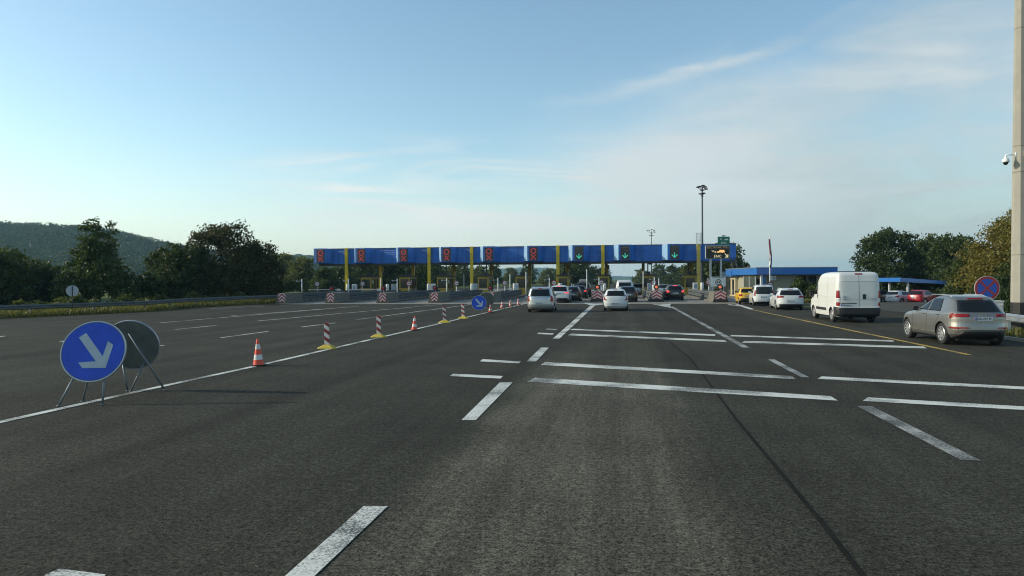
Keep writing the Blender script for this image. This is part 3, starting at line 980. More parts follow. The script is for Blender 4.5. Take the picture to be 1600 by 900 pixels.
def blades(name, label, poly_fn, n, hh, m):
    rg = np.random.default_rng(hash(name) % 1000 if False else len(name))
    c = poly_fn(rg, n)
    n = len(c)
    q = rg.uniform(0, PI, n); w = rg.uniform(0.02, 0.06, n)
    hgt_ = hh*rg.uniform(0.35, 1.1, n)
    e = np.stack([np.cos(q)*w, np.sin(q)*w, np.zeros(n)], 1)
    t = np.stack([rg.normal(size=n)*0.25*hgt_, rg.normal(size=n)*0.25*hgt_, hgt_], 1)
    v = np.stack([c-e, c+e, c+t+e*0.3, c+t-e*0.3], 1).reshape(-1, 3)
    o = bpy.data.objects.new(name, quads_mesh(name, v, m)); COL.objects.link(o)
    return tag(o, label, 'grass', kind='stuff')


def left_verge(rg, n):
    k = np.array([(p.x, p.y) for p in [G(-300, 517)]+gl[1:]] + [(-23.9, 76)])
    t = rg.uniform(0, len(k)-1.001, n); i = t.astype(int); f = (t-i)[:, None]
    p = k[i]*(1-f)+k[i+1]*f
    off = rg.uniform(0, 1, n)**1.4*9.0+0.1
    off = np.where((off > 1.0) & (off < 1.7), off+2, off)
    return np.stack([p[:, 0]-off, p[:, 1]+off*0.25, np.full(n, -0.05)], 1)


blades('verge_grass', 'sunlit yellow-green grass strip along the left guardrail', left_verge, 26000, 0.42, M_GRASSB)


def right_verge(rg, n):
    k = np.array([(16.9, 10), (16.9, 22), (17.5, 26), (19.8, 31), (24.2, 39.4)])
    t = rg.uniform(0, len(k)-1.001, n); i = t.astype(int); f = (t-i)[:, None]
    p = k[i]*(1-f)+k[i+1]*f
    off = rg.uniform(0.2, 8, n)
    return np.stack([p[:, 0]+off, p[:, 1], np.full(n, -0.05)], 1)


blades('roadside_grass', 'short green grass beside the kerb below the right guardrail', right_verge, 9000, 0.28, M_GRASSB)


def hedge_grass(rg, n):
    a, b = P(1228, 450, 63), P(1292, 450, 63)
    f = rg.uniform(0, 1, n); y = rg.uniform(-1.5, 4, n)
    return np.stack([a.x*(1-f)+b.x*f, a.y+y, np.array([gz(a.x*(1-q)+b.x*q, a.y+w)-0.05 for q, w in zip(f, y)])], 1)


blades('lawn_grass', 'small bright lawn between the white estate car and the white van', hedge_grass, 5000, 0.35, M_GRASSB)
# lawn before the office
mb = MB(); mb.face([(p.x, p.y, 0.02+gz(p.x, p.y)) for p in (G(1222, 480), G(1305, 482), G(1312, 473.5), G(1295, 468.5), G(1226, 468.5))])
tag(obj('lawn', mb, M_GRASS, fix=False), kind='structure')

# ================================================================== TOLL CANOPY
def blue_panel():
    m, nt, b = node_chain('blue_cladding')
    N, L = nt.nodes.new, nt.links.new
    tcn = N('ShaderNodeTexCoord'); s = N('ShaderNodeSeparateXYZ'); L(tcn.outputs['Object'], s.inputs[0])
    w = N('ShaderNodeMath'); w.operation = 'FRACT'
    k = N('ShaderNodeMath'); k.operation = 'MULTIPLY'; L(s.outputs[2], k.inputs[0]); k.inputs[1].default_value = 3.6
    L(k.outputs[0], w.inputs[0])
    bp = N('ShaderNodeBump'); bp.inputs['Strength'].default_value = 0.5; bp.inputs['Distance'].default_value = 0.04
    r = N('ShaderNodeMapRange'); r.interpolation_type = 'SMOOTHSTEP'
    r.inputs['From Min'].default_value = 0.0; r.inputs['From Max'].default_value = 0.25
    L(w.outputs[0], r.inputs['Value']); L(r.outputs[0], bp.inputs['Height']); L(bp.outputs[0], b.inputs['Normal'])
    n = N('ShaderNodeTexNoise'); n.inputs['Scale'].default_value = 0.6; n.inputs['Detail'].default_value = 4
    L(tcn.outputs['Object'], n.inputs['Vector'])
    c = N('ShaderNodeValToRGB'); e = c.color_ramp.elements
    e[0].position = .3; e[0].color = (0.008, 0.095, 0.38, 1); e[1].position = .7; e[1].color = (0.016, 0.15, 0.54, 1)
    L(n.outputs['Fac'], c.inputs['Fac'])
    mp = N('ShaderNodeMapping'); mp.inputs['Scale'].default_value = (2.6, 2.6, 0.22); L(tcn.outputs['Object'], mp.inputs[0])
    st = N('ShaderNodeTexNoise'); st.inputs['Scale'].default_value = 1.0; st.inputs['Detail'].default_value = 5; L(mp.outputs[0], st.inputs['Vector'])
    sr = N('ShaderNodeMapRange'); sr.inputs['From Min'].default_value, sr.inputs['From Max'].default_value = 0.35, 0.62
    sr.inputs['To Min'].default_value, sr.inputs['To Max'].default_value = 0.80, 1.08; L(st.outputs['Fac'], sr.inputs['Value'])
    sv = N('ShaderNodeVectorMath'); sv.operation = 'SCALE'; L(c.outputs[0], sv.inputs[0]); L(sr.outputs[0], sv.inputs['Scale'])
    L(sv.outputs[0], b.inputs['Base Color'])
    b.inputs['Roughness'].default_value = 0.38
    return m


M_BLUE = blue_panel()
M_BLUEP = mat('blue_fascia_paint', (0.022, 0.15, 0.48), 0.3, 0, 0.1, 1, coat=0.5)
M_SUNLITB = mat('sunlit_blue_panel', (0.26, 0.42, 0.60), 0.35, 0, 0.08, 1)  # cladding blue paled, the sun's sheen put into the colour
M_UNDER = mat('canopy_soffit', (0.07, 0.065, 0.055), 0.8)
M_LEDBOX = mat('led_panel_black', (0.030, 0.026, 0.026), 0.45)
M_LEDR = mat('red_led', (0.3, 0.02, 0.02), 0.5, emit=(1.0, 0.10, 0.15), estr=0.2)
M_LEDG = mat('green_led', (0.02, 0.3, 0.2), 0.5, emit=(0.10, 0.85, 0.62), estr=0.36)
M_LEDD = mat('dim_led', (0.10, 0.09, 0.08), 0.5)
M_LEDW = mat('amber_white_led', (0.4, 0.35, 0.2), 0.5, emit=(1.0, 0.86, 0.5), estr=0.45)
M_LEDO = mat('orange_led', (0.4, 0.2, 0.05), 0.5, emit=(1.0, 0.55, 0.2), estr=0.7)

CL = P(498, 450, 98.6); CR = P(1150, 450, 89.6)
CL.z = CR.z = 0
E = (CR-CL).normalized(); CLEN = (CR-CL).length
CANG = math.atan2(E.y, E.x)
NB = Vector((-E.y, E.x, 0))             # away from the camera
ZB, ZT, CDEP = 4.38, 6.42, 14.5


def fs(px):                             # along-canopy coordinate of a pixel column
    d = ray(px, 430)
    # EYE.xy + d.xy t = CL + E s
    det = d.x*(-E.y)+E.x*d.y
    rx, ry = CL.x-EYE.x, CL.y-EYE.y
    return (d.x*ry-d.y*rx)/det*1.0


def fs_check(px):
    s = fs(px); q = CL+E*s
    return 800+FPX*(q.x)/q.y


canopy = thing('toll_canopy', 'long blue toll plaza canopy on yellow columns with lane signal boxes', 'toll canopy', CL, CANG)
mb = MB()
mb.box((CLEN/2, CDEP/2, ZT-0.25), (CLEN-0.3, CDEP-0.3, 0.35))
mb.box((CLEN/2, CDEP/2, ZB+0.1), (CLEN-0.3, CDEP-0.3, 0.14))
obj('roof', mb, M_UNDER, canopy)
mb = MB()
mb.box((CLEN/2, 0.05, (ZB+ZT)/2), (CLEN, 0.10, ZT-ZB))
mb.box((CLEN/2, CDEP-0.05, (ZB+ZT)/2), (CLEN, 0.10, ZT-ZB))
mb.box((0.05, CDEP/2, (ZB+ZT)/2), (0.1, CDEP-0.2, ZT-ZB))
mb.box((CLEN-0.05, CDEP/2, (ZB+ZT)/2), (0.1, CDEP-0.2, ZT-ZB))
obj('fascia', mb, M_BLUE, canopy)
mb = MB()
mb.box((CLEN/2, 0.05, ZT+0.045), (CLEN+0.1, 0.22, 0.07)); mb.box((CLEN/2, 0.14, ZB-0.13), (CLEN-0.1, 0.24, 0.27))
obj('trim', mb, mat('weathered_trim', (0.035, 0.028, 0.02), 0.7), canopy)
for k in range(1, 24):
    mb = MB(); mb.box((k*CLEN/24, -0.003, (ZB+ZT)/2), (0.03, 0.012, ZT-ZB-0.06)); obj('panel_joint', mb, mat('joint_dark_blue', (0.004, 0.03, 0.12), 0.6), canopy)
boxes = [(496, 497.5, 507, 517, 0), (560.2, 561.7, 571, 582, 0), (625, 627.2, 636.5, 647, 0), (690, 694, 703.5, 713, 0), (754, 758.5, 768, 779, 0), (822, 827, 837, 848, 0),
         (890, 896.5, 906.5, 919, 1), (960.5, 967.6, 978, 990, 2), (1035, 1043.2, 1054.7, 1067, 1)]
for k, (a, b, c, d, st) in enumerate(boxes):
    s0, s1, s2 = fs(b)-0.68, fs(b), fs(d)
    s0 = max(s0, -0.4)
    hb = 0.05
    poly = [(s0, 0.0), (s1-0.06, -1.25), (s2-0.55, -1.25), (s2+0.25, 0.0)]
    mb = MB(); mb.slab(poly, ZB+0.12, ZT+0.06)
    bx = obj('signal_box', mb, M_BLUE, canopy)
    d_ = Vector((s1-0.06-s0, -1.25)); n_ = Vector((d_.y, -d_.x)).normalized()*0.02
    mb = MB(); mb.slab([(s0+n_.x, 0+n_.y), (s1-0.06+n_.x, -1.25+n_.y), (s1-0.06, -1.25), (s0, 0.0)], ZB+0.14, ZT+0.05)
    obj('sunlit_side', mb, M_SUNLITB, bx)  # thin sheet on the left chamfer carrying the painted sunlight
    cx = (s1+s2)/2-0.15 if k else (s1+s2)/2
    mb = MB(); mb.box((cx, -1.27, (ZB+ZT)/2+0.05), (1.12, 0.05, 1.72))
    mats = [M_LEDBOX]
    obj('display_panel', mb, M_LEDBOX, bx)
    mb = MB()
    zc = (ZB+ZT)/2+0.05
    if st == 0:
        mb.ringplate(0.27, 0.37, -1.31, -1.29, cx, zc+0.36)
        if k == 2: mb.disc(0.2, -1.308, -1.292, cx+0.02, zc+0.36, 1, 10)
        for q in (PI/4, -PI/4):
            ca, sa = math.cos(q), math.sin(q)
            for sg in (1, -1):
                a0, a1, w = 0.05*sg, 0.46*sg, 0.045
                mb.plate([(cx+a0*ca-w*sa, zc-0.44+a0*sa+w*ca), (cx+a0*ca+w*sa, zc-0.44+a0*sa-w*ca), (cx+a1*ca+w*sa, zc-0.44+a1*sa-w*ca), (cx+a1*ca-w*sa, zc-0.44+a1*sa+w*ca)], -1.31, -1.29)
        obj('closed_lane_symbol', mb, [M_LEDR, M_LEDD], bx)
    else:
        mb.plate([(cx-0.05, zc-0.62), (cx+0.05, zc-0.62), (cx+0.05, zc-0.05), (cx-0.05, zc-0.05)], -1.31, -1.29)
        for sg in (1, -1):
            mb.plate([(cx+sg*0.0, zc-0.72), (cx+sg*0.0, zc-0.57), (cx+sg*0.32, zc-0.26), (cx+sg*0.37, zc-0.36)], -1.311, -1.288)
        obj('open_lane_arrow', mb, M_LEDG, bx)
        mb = MB()
        mb.box((cx, -1.30, zc+0.66), (0.85, 0.02, 0.10))
        if st == 1:
            mb.ringplate(0.18, 0.24, -1.31, -1.29, cx-0.14, zc+0.28, n=4); mb.box((cx+0.3, -1.30, zc+0.12), (0.12, 0.02, 0.12)); mb.box((cx+0.1, -1.30, zc+0.38), (0.5, 0.02, 0.06))
        else:
            mb.box((cx-0.05, -1.30, zc+0.35), (0.14, 0.02, 0.08)); mb.box((cx+0.26, -1.30, zc+0.28), (0.12, 0.02, 0.2)); mb.box((cx-0.1, -1.30, zc+0.12), (0.1, 0.02, 0.06))
        obj('payment_symbol', mb, M_LEDD, bx)
cols = [542.3, 671.2, 737.6, 872, 942.2, 1091]
for k, px in enumerate(cols):
    s = fs(px)
    mb = MB(); mb.box((s, -0.16, ZT/2+0.05), (0.42, 0.26, ZT+0.10)); mb.box((s, -0.16, 0.2), (0.6, 0.5, 0.4))
    c = obj('column', mb, M_YEL, canopy, bevel=0.015)
    if k == 5:
        mb = MB()
        for sx in (-0.20, 0.20): mb.box((s+sx, -0.72, 4.3), (0.04, 0.04, 7.0))
        for z in np.arange(1.0, 7.8, 0.3): mb.box((s, -0.72, z), (0.40, 0.03, 0.03))
        for z in np.arange(6.4, 7.9, 0.45):
            mb.tube([(s-0.32, -0.72, z), (s-0.32, -1.2, z), (s+0.32, -1.2, z), (s+0.32, -0.72, z)], 0.02, 6)
        for q in ((-0.32, -1.2), (0.32, -1.2), (0, -1.2), (-.32, -.75), (.32, -.75)): mb.box((s+q[0], q[1], 7.1), (0.03, 0.03, 1.6))
        obj('ladder', mb, M_STEEL, c)
    sr = s+0.0
    mb = MB(); mb.box((sr, CDEP-1.2, (ZB-0.02)/2), (0.42, 0.42, ZB-0.02)); mb.box((sr+0.3, CDEP-1.2, ZB-0.55), (0.3, 0.12, 0.7))
    obj('column', mb, M_YEL, canopy, bevel=0.015)
for px in (600, 806, 1008):
    mb = MB(); mb.box((fs(px), CDEP-1.2, (ZB-0.02)/2), (0.42, 0.42, ZB-0.02))
    obj('column', mb, M_YEL, canopy, bevel=0.015)
mb = MB(); sx = fs(1016)
mb.cyl((sx, 0.6, ZB-0.02), (sx, 0.6, ZB-0.25), 0.05); mb.lathe([(0.0, ZB-0.25), (0.24, ZB-0.28), (0.34, ZB-0.36), (0.0, ZB-0.45)], 14, 0, 'z', (sx, 0.6, 0))
obj('hanging_lamp', mb, M_DARK, canopy)

# ================================================================== TOLL ISLANDS
noses = [(441, 474.6), (517, 474.0), (598, 473.6), (679, 473.2), (766, 472.8), (851, 472.3), (933.5, 471.6), (1026, 471.8), (1126, 472.6)]
booth_px = [(572, 96.5), (632, 95.5), (691, 94.8), (755, 94), (814, 93.2), (880, 92.5), (943, 91.8), (1013, 91), (1079, 90.3)]
ISL = []
for (nx_, ny_), (bx_, bd) in zip(noses, booth_px):
    n = G(nx_, ny_); b = P(bx_, 450, bd); b.z = 0
    u = (b-n); u.normalize()
    ISL.append((n, u, (b-n).length, math.atan2(-u.x, u.y)))


def lane_word(i):
    return 'the %s toll island from the left' % ORD[i]


def jersey(mb, w, h, ln, y0=0.0):
    """concrete nose block: flared foot, steep upper face"""
    prof = [(-w/2-0.16, 0), (-w/2-0.16, 0.09), (-w/2-0.05, 0.30), (-w/2+0.03, h), (w/2-0.03, h), (w/2+0.05, 0.30), (w/2+0.16, 0.09), (w/2+0.16, 0)]
    n = len(prof)
    vs = []
    for y, fl in ((y0, 0.0), (y0+0.0, 0), (y0+ln, 0)):
        vs += [(x, y, z) for x, z in prof]
    vs = vs[n:]
    mb.raw(vs, [tuple(range(n)), tuple(range(2*n-1, n-1, -1))]+[(k, n+k, n+(k+1) % n, (k+1) % n) for k in range(n)])


def chevrons(parent, w, h, z0, y):
    p = MB(); p.box((0, y, z0+h/2), (w, 0.03, h))
    pan = obj('chevron_panel', p, M_PINKW, parent)
    r = MB()
    t = h*0.20
    for k in range(-1, 4):
        zb = z0+k*h*0.40
        for sg in (1, -1):
            poly = [(0, zb+h*0.42), (sg*w/2, zb), (sg*w/2, zb+t), (0, zb+t+h*0.42)]
            poly = clip_z(poly, z0+0.005, z0+h-0.005)
            if len(poly) >= 3:
                r.plate(poly, y-0.021, y-0.014)
    obj('chevron_stripes', r, M_RED, pan)


def clip_z(poly, lo, hi):
    for bound, keep in ((lo, 1), (hi, -1)):
        out = []
        for i in range(len(poly)):
            a, b = poly[i], poly[(i+1) % len(poly)]
            ia, ib = (a[1]-bound)*keep >= 0, (b[1]-bound)*keep >= 0
            if ia: out.append(a)
            if ia != ib:
                t = (bound-a[1])/(b[1]-a[1]); out.append((a[0]+(b[0]-a[0])*t, bound))
        poly = out
        if not poly: return []
    return poly


def wbeam(mb, pts, z, h=0.31, side=1, th=0.012, depth=0.07):
    """W-shaped steel beam swept along pts (xy); side = which way it bulges"""
    prof = [(0, -h/2), (depth, -h*0.32), (depth, -h*0.16), (0.01, -0.02), (0.01, 0.02), (depth, h*0.16), (depth, h*0.32), (0, h/2)]
    ring = prof+[(x-th, zz) for x, zz in reversed(prof)]
    n = len(ring); vs = []
    for i, p in enumerate(pts):
        a = Vector(pts[max(i-1, 0)]); b = Vector(pts[min(i+1, len(pts)-1)])
        d = (b-a).normalized(); nn = Vector((d.y, -d.x))*side
        for (o, zz) in ring:
            vs.append((p[0]+nn.x*o, p[1]+nn.y*o, z+zz))
    fs_ = [tuple(range(n)), tuple(range(len(vs)-1, len(vs)-n-1, -1))]
    for j in range(len(pts)-1):
        for k in range(n):
            fs_.append((j*n+k, j*n+(k+1) % n, (j+1)*n+(k+1) % n, (j+1)*n+k))
    mb.raw(vs, fs_)


def guardrail(name, label, pts, origin, rz, side=1, zs=(0.6,), step=4.0, m=None, group=None, zg=None):
    t = thing(name, label, 'guardrail', origin, rz, group)
    for z in zs:
        mb = MB(); wbeam(mb, pts, z, side=side)
        obj('rail', mb, m or M_RAIL, t)
    acc, nxt = 0.0, 0.4
    for a, b in zip(pts[:-1], pts[1:]):
        a, b = Vector(a), Vector(b); L = (b-a).length; d = (b-a)/L
        n = Vector((d.y, -d.x))*side
        while nxt <= acc+L:
            p = a+d*(nxt-acc)-n*0.075
            mb = MB(); mb.box((p.x, p.y, (max(zs)+0.16)/2-0.1), (0.10, 0.12, max(zs)+0.36), 0, math.atan2(d.y, d.x))
            obj('post', mb, m or M_RAIL, t)
            nxt += step
        acc += L
    return t


M_BOOTHG = mat('booth_window', (0.025, 0.03, 0.03), 0.08, spec=0.6)
M_WCAB = mat('white_cabinet', (0.62, 0.62, 0.60), 0.5, 0, 0.08, 3)
M_GREYSIGN = mat('sign_back_grey', (0.30, 0.31, 0.32), 0.55, 0.2)
M_LAMPO = mat('orange_signal_lens', (0.45, 0.09, 0.03), 0.3, emit=(1.0, 0.24, 0.12), estr=0.42)
M_DULLB = mat('dull_blue_poster', (0.22, 0.30, 0.36), 0.5)

for i, (n, u, L, rz) in enumerate(ISL):
    w = lane_word(i)
    W = 1.35 if i >= 6 else 1.15
    # raised kerb of the island
    mb = MB(); mb.slab([(-W/2, 2.2), (W/2, 2.2), (W/2+0.2, L-3), (W/2+0.2, L+13), (-W/2-0.2, L+13), (-W/2-0.2, L-3)], -0.05, 0.16)
    isl = obj('toll_island', mb, M_CONC, None, n, (0, 0, rz))
    tag(isl, 'raised concrete kerb strip of '+w, 'kerb', 'raised toll islands')
    # nose block
    t = thing('concrete_barrier', 'concrete nose block with chevron panel on '+w, 'barrier', n, rz, 'concrete barriers at the toll island heads')
    mb = MB(); jersey(mb, W*0.82, 0.98, 4.2)
    obj('block', mb, M_CONC, t, bevel=0.02)
    cw = 0.66 if i < 6 else 0.95
    chevrons(t, cw, 0.80 if i < 6 else 0.72, 0.16 if i < 6 else 0.30, -0.045)
    if i >= 6:
        mb = MB(); mb.box((0, -0.07, 0.14), (1.25, 0.12, 0.27)); obj('foot_plate', mb, M_DARK, t)
    # signal lamp
    if i not in (0,):
        t = thing('signal_lamp', 'round %s signal lamp above the chevrons of %s' % ('orange' if i > 5 else 'red', w), 'traffic light', n+Vector((0, 0, 0.98))+u*0.35, rz, 'signal lamps over the toll island heads')
        mb = MB(); mb.cyl((0, 0, 0), (0, 0, 0.34), 0.035)
        obj('post', mb, M_STEEL, t)
        mb = MB(); mb.disc(0.25, -0.03, 0.10, 0, 0.40); mb.disc(0.17, -0.10, -0.03, 0, 0.40)
        obj('housing', mb, M_DARK, t)
        mb = MB(); mb.lathe([(0.0, -0.125), (0.09, -0.12), (0.13, -0.105), (0.13, -0.09)], 16, 0, 'y', (0, 0, 0.40))
        obj('lens', mb, M_LAMPO if i > 5 else M_LAMPR, t)
    # rails along both edges
    for sg, nm in ((1, 'right'), (-1, 'left')):
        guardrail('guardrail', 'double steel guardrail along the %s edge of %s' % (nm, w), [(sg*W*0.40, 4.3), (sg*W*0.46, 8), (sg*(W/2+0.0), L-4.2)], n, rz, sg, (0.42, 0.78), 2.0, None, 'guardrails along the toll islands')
    # slim pole with a small camera
    t = thing('camera_pole', 'slim pale pole with a small camera arm on '+w, 'pole', n+u*5.2+Vector((0, 0, 0.15)), rz, 'slim camera poles on the toll islands')
    mb = MB(); mb.cyl((0, 0, 0), (0, 0, 2.15), 0.055, 0.05)
    obj('pole', mb, M_WCAB, t)
    mb = MB(); mb.cyl((0, 0, 1.95), (-0.42, 0, 1.95), 0.03); mb.box((-0.45, -0.06, 1.95), (0.14, 0.26, 0.14))
    obj('camera', mb, M_GREYSIGN, t)
    # white round reader column
    t = tag(obj('reader_column', MB().lathe([(0.0, 0), (0.19, 0), (0.19, 1.45), (0.17, 1.52), (0.0, 1.54)], 16), M_WCAB, None, n+u*(L-9.5)+Vector((W*0.25, 0, 0.15)), (0, 0, rz)),
            'white rounded payment column on '+w, 'ticket machine', 'payment columns on the toll islands')
    # ticket cabinet (dark/pale) nearer the booth
    t = thing('ticket_machine', 'grey ticket cabinet standing before the booth of '+w, 'ticket machine', n+u*(L-5.5)+Vector((0, 0, 0.15)), rz, 'ticket cabinets before the booths')
    mb = MB(); mb.box((0, 0, 0.75), (0.55, 0.5, 1.5)); obj('cabinet', mb, [M_WCAB, M_GREYSIGN][i % 2], t, bevel=0.03)
    mb = MB(); mb.box((0, -0.262, 1.1), (0.36, 0.02, 0.45)); obj('screen', mb, M_DULLB, t)
    # round sign
    t = thing('round_sign', 'small round white sign on a thin post on '+w, 'sign', n+u*9.5+Vector((0.12, 0, 0.15)), rz, 'small round signs on the toll islands')
    mb = MB(); mb.cyl((0, 0, 0), (0, 0, 1.55), 0.03); obj('post', mb, M_STEEL, t)
    mb = MB(); mb.disc(0.30, -0.045, -0.03, 0, 1.62); mb.disc(0.20, -0.052, -0.045, 0, 1.62, 1); mb.box((0, -0.056, 1.62), (0.24, 0.008, 0.06), 2)
    obj('sign_face', mb, [M_RED if i % 3 == 2 else mat('dark_rim', (0.16, 0.05, 0.06), 0.5), mat('dull_white', (0.5, 0.5, 0.5), .5), M_DARK], t)
    # toll booth
    t = thing('toll_booth', 'yellow framed toll booth with dark windows on '+w, 'toll booth', n+u*L+Vector((0, 0, 0.15)), rz, 'toll booths under the canopy')
    bw, bl, bh = 1.45, 4.2, 2.42
    mb = MB(); mb.box((0, bl/2, 0.45), (bw, bl, 0.9))
    obj('base_wall', mb, M_YELB, t, bevel=0.02)
    mb = MB()
    for sx in (-1, 1):
        for y in (0.10, bl*0.30, bl*0.62, bl-0.10):
            mb.box((sx*(bw/2-0.09), y, 0.9+0.67), (0.17, 0.19, 1.34))
    mb.box((0, bl/2, bh-0.17), (bw, bl, 0.30))
    obj('frame', mb, M_YELB, t)
    mb = MB(); mb.box((0, bl/2, 1.55), (bw-0.22, bl-0.22, 1.32))
    obj('window', mb, M_BOOTHG, t)
    mb = MB(); mb.box((0, bl/2, bh+0.07), (bw+0.35, bl+0.35, 0.16)); mb.box((0.05, 1.6, bh+0.32), (0.55, 0.8, 0.36))
    obj('roof', mb, M_DARK, t, bevel=0.02)
    mb = MB(); mb.box((bw/2+0.006, bl*0.46, 1.05), (0.02, 1.0, 2.0)); mb.box((bw/2+0.04, bl*0.36, 1.05), (0.06, 0.05, 0.2))
    obj('door', mb, M_BOOTHG, t)
    mb = MB(); mb.box((bw/2+0.03, 0.75, 1.75), (0.02, 0.6, 0.42)); obj('notice_board', mb, M_WCAB, t)
    mb = MB(); mb.cyl((0.02, 2.6, bh+0.15), (0.02, 2.6, ZB-0.02), 0.075 if i != 4 else 0.05)
    obj('cable_duct', mb, M_DARK, t)
# booth in the first lane has a sunlit yellow front post
for k, (i, hx) in enumerate(((0, -0.2), (1, -0.2), (4, 0.0))):
    n, u, L, rz = ISL[i]
    t = thing('lane_barrier', 'closed white lane barrier arm beside '+lane_word(i), 'barrier gate', n+u*(L-13)+Vector((0, 0, 0.15)), rz, 'lane barriers')
    mb = MB(); mb.box((0.25, 0, 0.5), (0.34, 0.4, 1.0)); obj('cabinet', mb, M_WCAB, t, bevel=0.02)
    mb = MB(); mb.box((-1.45, -0.24, 0.92), (3.6, 0.05, 0.09)); obj('arm', mb, M_PINKW, t)

# white posts of lane heads (sunlit) seen before the columns
for i, (px, d, h) in enumerate(((594.8, 82, 2.3), (893.5, 84, 1.4), (1005, 82, 2.9), (1029.5, 84, 2.1), (917, 84, 3.2), (822, 80, 2.9), (797, 82, 2.7), (725, 96, 2.8))):
    p = P(px, 450, d)
    mb = MB(); mb.cyl((0, 0, 0), (0, 0, h), 0.055, 0.045); mb.box((0, 0, 0.08), (0.24, 0.24, 0.16))
    o = obj('slim_post', mb, M_WCAB, None, (p.x, p.y, 0.1))
    tag(o, '%s tall thin white post among the toll islands, %s from the left' % (('plain', 'short', 'straight')[i % 3], ORD[[0, 5, 6, 7, 4+1, 3, 2, 1][i]]), 'post', 'thin posts among the toll islands')

# ================================================================== SIGNS BY THE LAST ISLAND
n, u, L, rz = ISL[8]
d0 = 69.0
gx = [P(px, 450, d0) for px in (1111, 1127)]
cx, cy = (gx[0].x+gx[1].x)/2, d0
t = thing('message_sign', 'black electronic toll message sign with lit ENC on two grey posts', 'sign', (cx, cy, 0), -R(3))
pw = (1140.5-1103)*d0/FPX
z0, z1 = zat(1121, 404.5, d0), zat(1121, 383.5, d0)
ox = P(1121.7, 450, d0).x-cx
mb = MB(); mb.box((ox, 0.14, (z0+z1)/2), (pw, 0.28, z1-z0)); obj('cabinet', mb, M_GREYSIGN, t, bevel=0.02)
mb = MB(); mb.box((ox, -0.012, (z0+z1)/2), (pw-0.10, 0.02, z1-z0-0.10)); f = obj('display_panel', mb, mat('display_black', (0.012, 0.014, 0.012), 0.4), t)
zc, hh = (z0+z1)/2, (z1-z0)
text('lettering', 'ELECTRONIC TOLL', hh*0.20, mat('dim_amber_led', (0.3, 0.22, 0.12), 0.5, emit=(1.0, 0.75, 0.42), estr=0.14), f, (ox, -0.03, zc+hh*0.35), sx=0.94)
text('lettering', 'ENC', hh*0.27, M_LEDW, f, (ox-0.02, -0.03, zc-hh*0.31), bold=0.001, spacing=1.12)
mb = MB()
for q in (0, 1, 2):
    mb.plate([(ox-0.62+q*0.16, zc+0.20-q*0.03), (ox-0.57+q*0.16, zc+0.20-q*0.03), (ox-0.45+q*0.14, zc+0.02-q*0.05), (ox-0.50+q*0.14, zc+0.02-q*0.05)], -0.035, -0.024)
ar = [(0.62, -0.12), (0.70, -0.12), (0.90, -0.34), (0.90, -0.20), (0.98, -0.20), (0.98, -0.50), (0.68, -0.50), (0.68, -0.42), (0.84, -0.42)]
mb.plate([(ox+x_, zc+z_-0.02) for x_, z_ in ar], -0.035, -0.024)
obj('arrow_symbol', mb, M_LEDW, f)
mb = MB()
cs = [(-0.20, -0.04), (-0.18, 0.03), (-0.02, 0.07), (0.10, 0.19), (0.52, 0.19), (0.56, 0.05), (0.56, -0.05), (0.40, -0.05), (0.36, -0.10), (0.28, -0.05), (-0.02, -0.05), (-0.08, -0.10), (-0.14, -0.05)]
mb.plate([(ox+x_+0.08, zc+z_+0.02) for x_, z_ in cs], -0.035, -0.024)
obj('car_symbol', mb, M_LEDO, f)
for g in gx:
    mb = MB(); mb.box((g.x-cx, 0.14, (z0+0.15)/2), (0.16, 0.16, z0+0.1)); obj('post', mb, M_STEEL, t)
# green sign above it
t = thing('green_sign', 'green ENC toll sign standing above the black message sign', 'sign', (cx, cy, z1), -R(3))
g0, g1 = zat(1131, 383, d0)-z1, zat(1131, 370, d0)-z1
gxo = P(1131.3, 450, d0).x-cx
gw = 18.5*d0/FPX
M_GREEN = mat('green_sign_face', (0.006, 0.16, 0.10), 0.4)
mb = MB(); mb.box((gxo, 0.16, (g0+g1)/2+0.02), (gw, 0.05, g1-g0)); f = obj('sign_face', mb, M_GREEN, t)
text('lettering', 'ENC', 0.26, mat('sign_white', (0.66, 0.68, 0.66), 0.5), f, (gxo, 0.128, (g0+g1)/2-0.18), bold=0.003)
mb = MB()
for q in (0, 1): mb.plate([(gxo-0.36+q*0.11, (g0+g1)/2+0.27), (gxo-0.32+q*0.11, (g0+g1)/2+0.27), (gxo-0.26+q*0.09, (g0+g1)/2+0.10), (gxo-0.30+q*0.09, (g0+g1)/2+0.10)], 0.125, 0.134)
mb.plate([(gxo-0.06, (g0+g1)/2+0.08), (gxo+0.08, (g0+g1)/2+0.14), (gxo+0.12, (g0+g1)/2+0.22), (gxo+0.40, (g0+g1)/2+0.22), (gxo+0.42, (g0+g1)/2+0.08)], 0.125, 0.134)
obj('car_symbol', mb, mat('sign_white', (0.66, 0.68, 0.66), 0.5), f)
for sx in (-0.3, 0.3):
    mb = MB(); mb.box((gxo+sx, 0.20, 0.32), (0.07, 0.04, 0.70)); obj('post', mb, M_STEEL, t)
mb = MB(); mb.box((gxo-0.02, 0.12, g1+0.10), (0.34, 0.2, 0.09)); mb.box((gxo, 0.2, g1+0.05), (0.04, 0.04, 0.12)); obj('sign_lamp', mb, M_GREYSIGN, t)
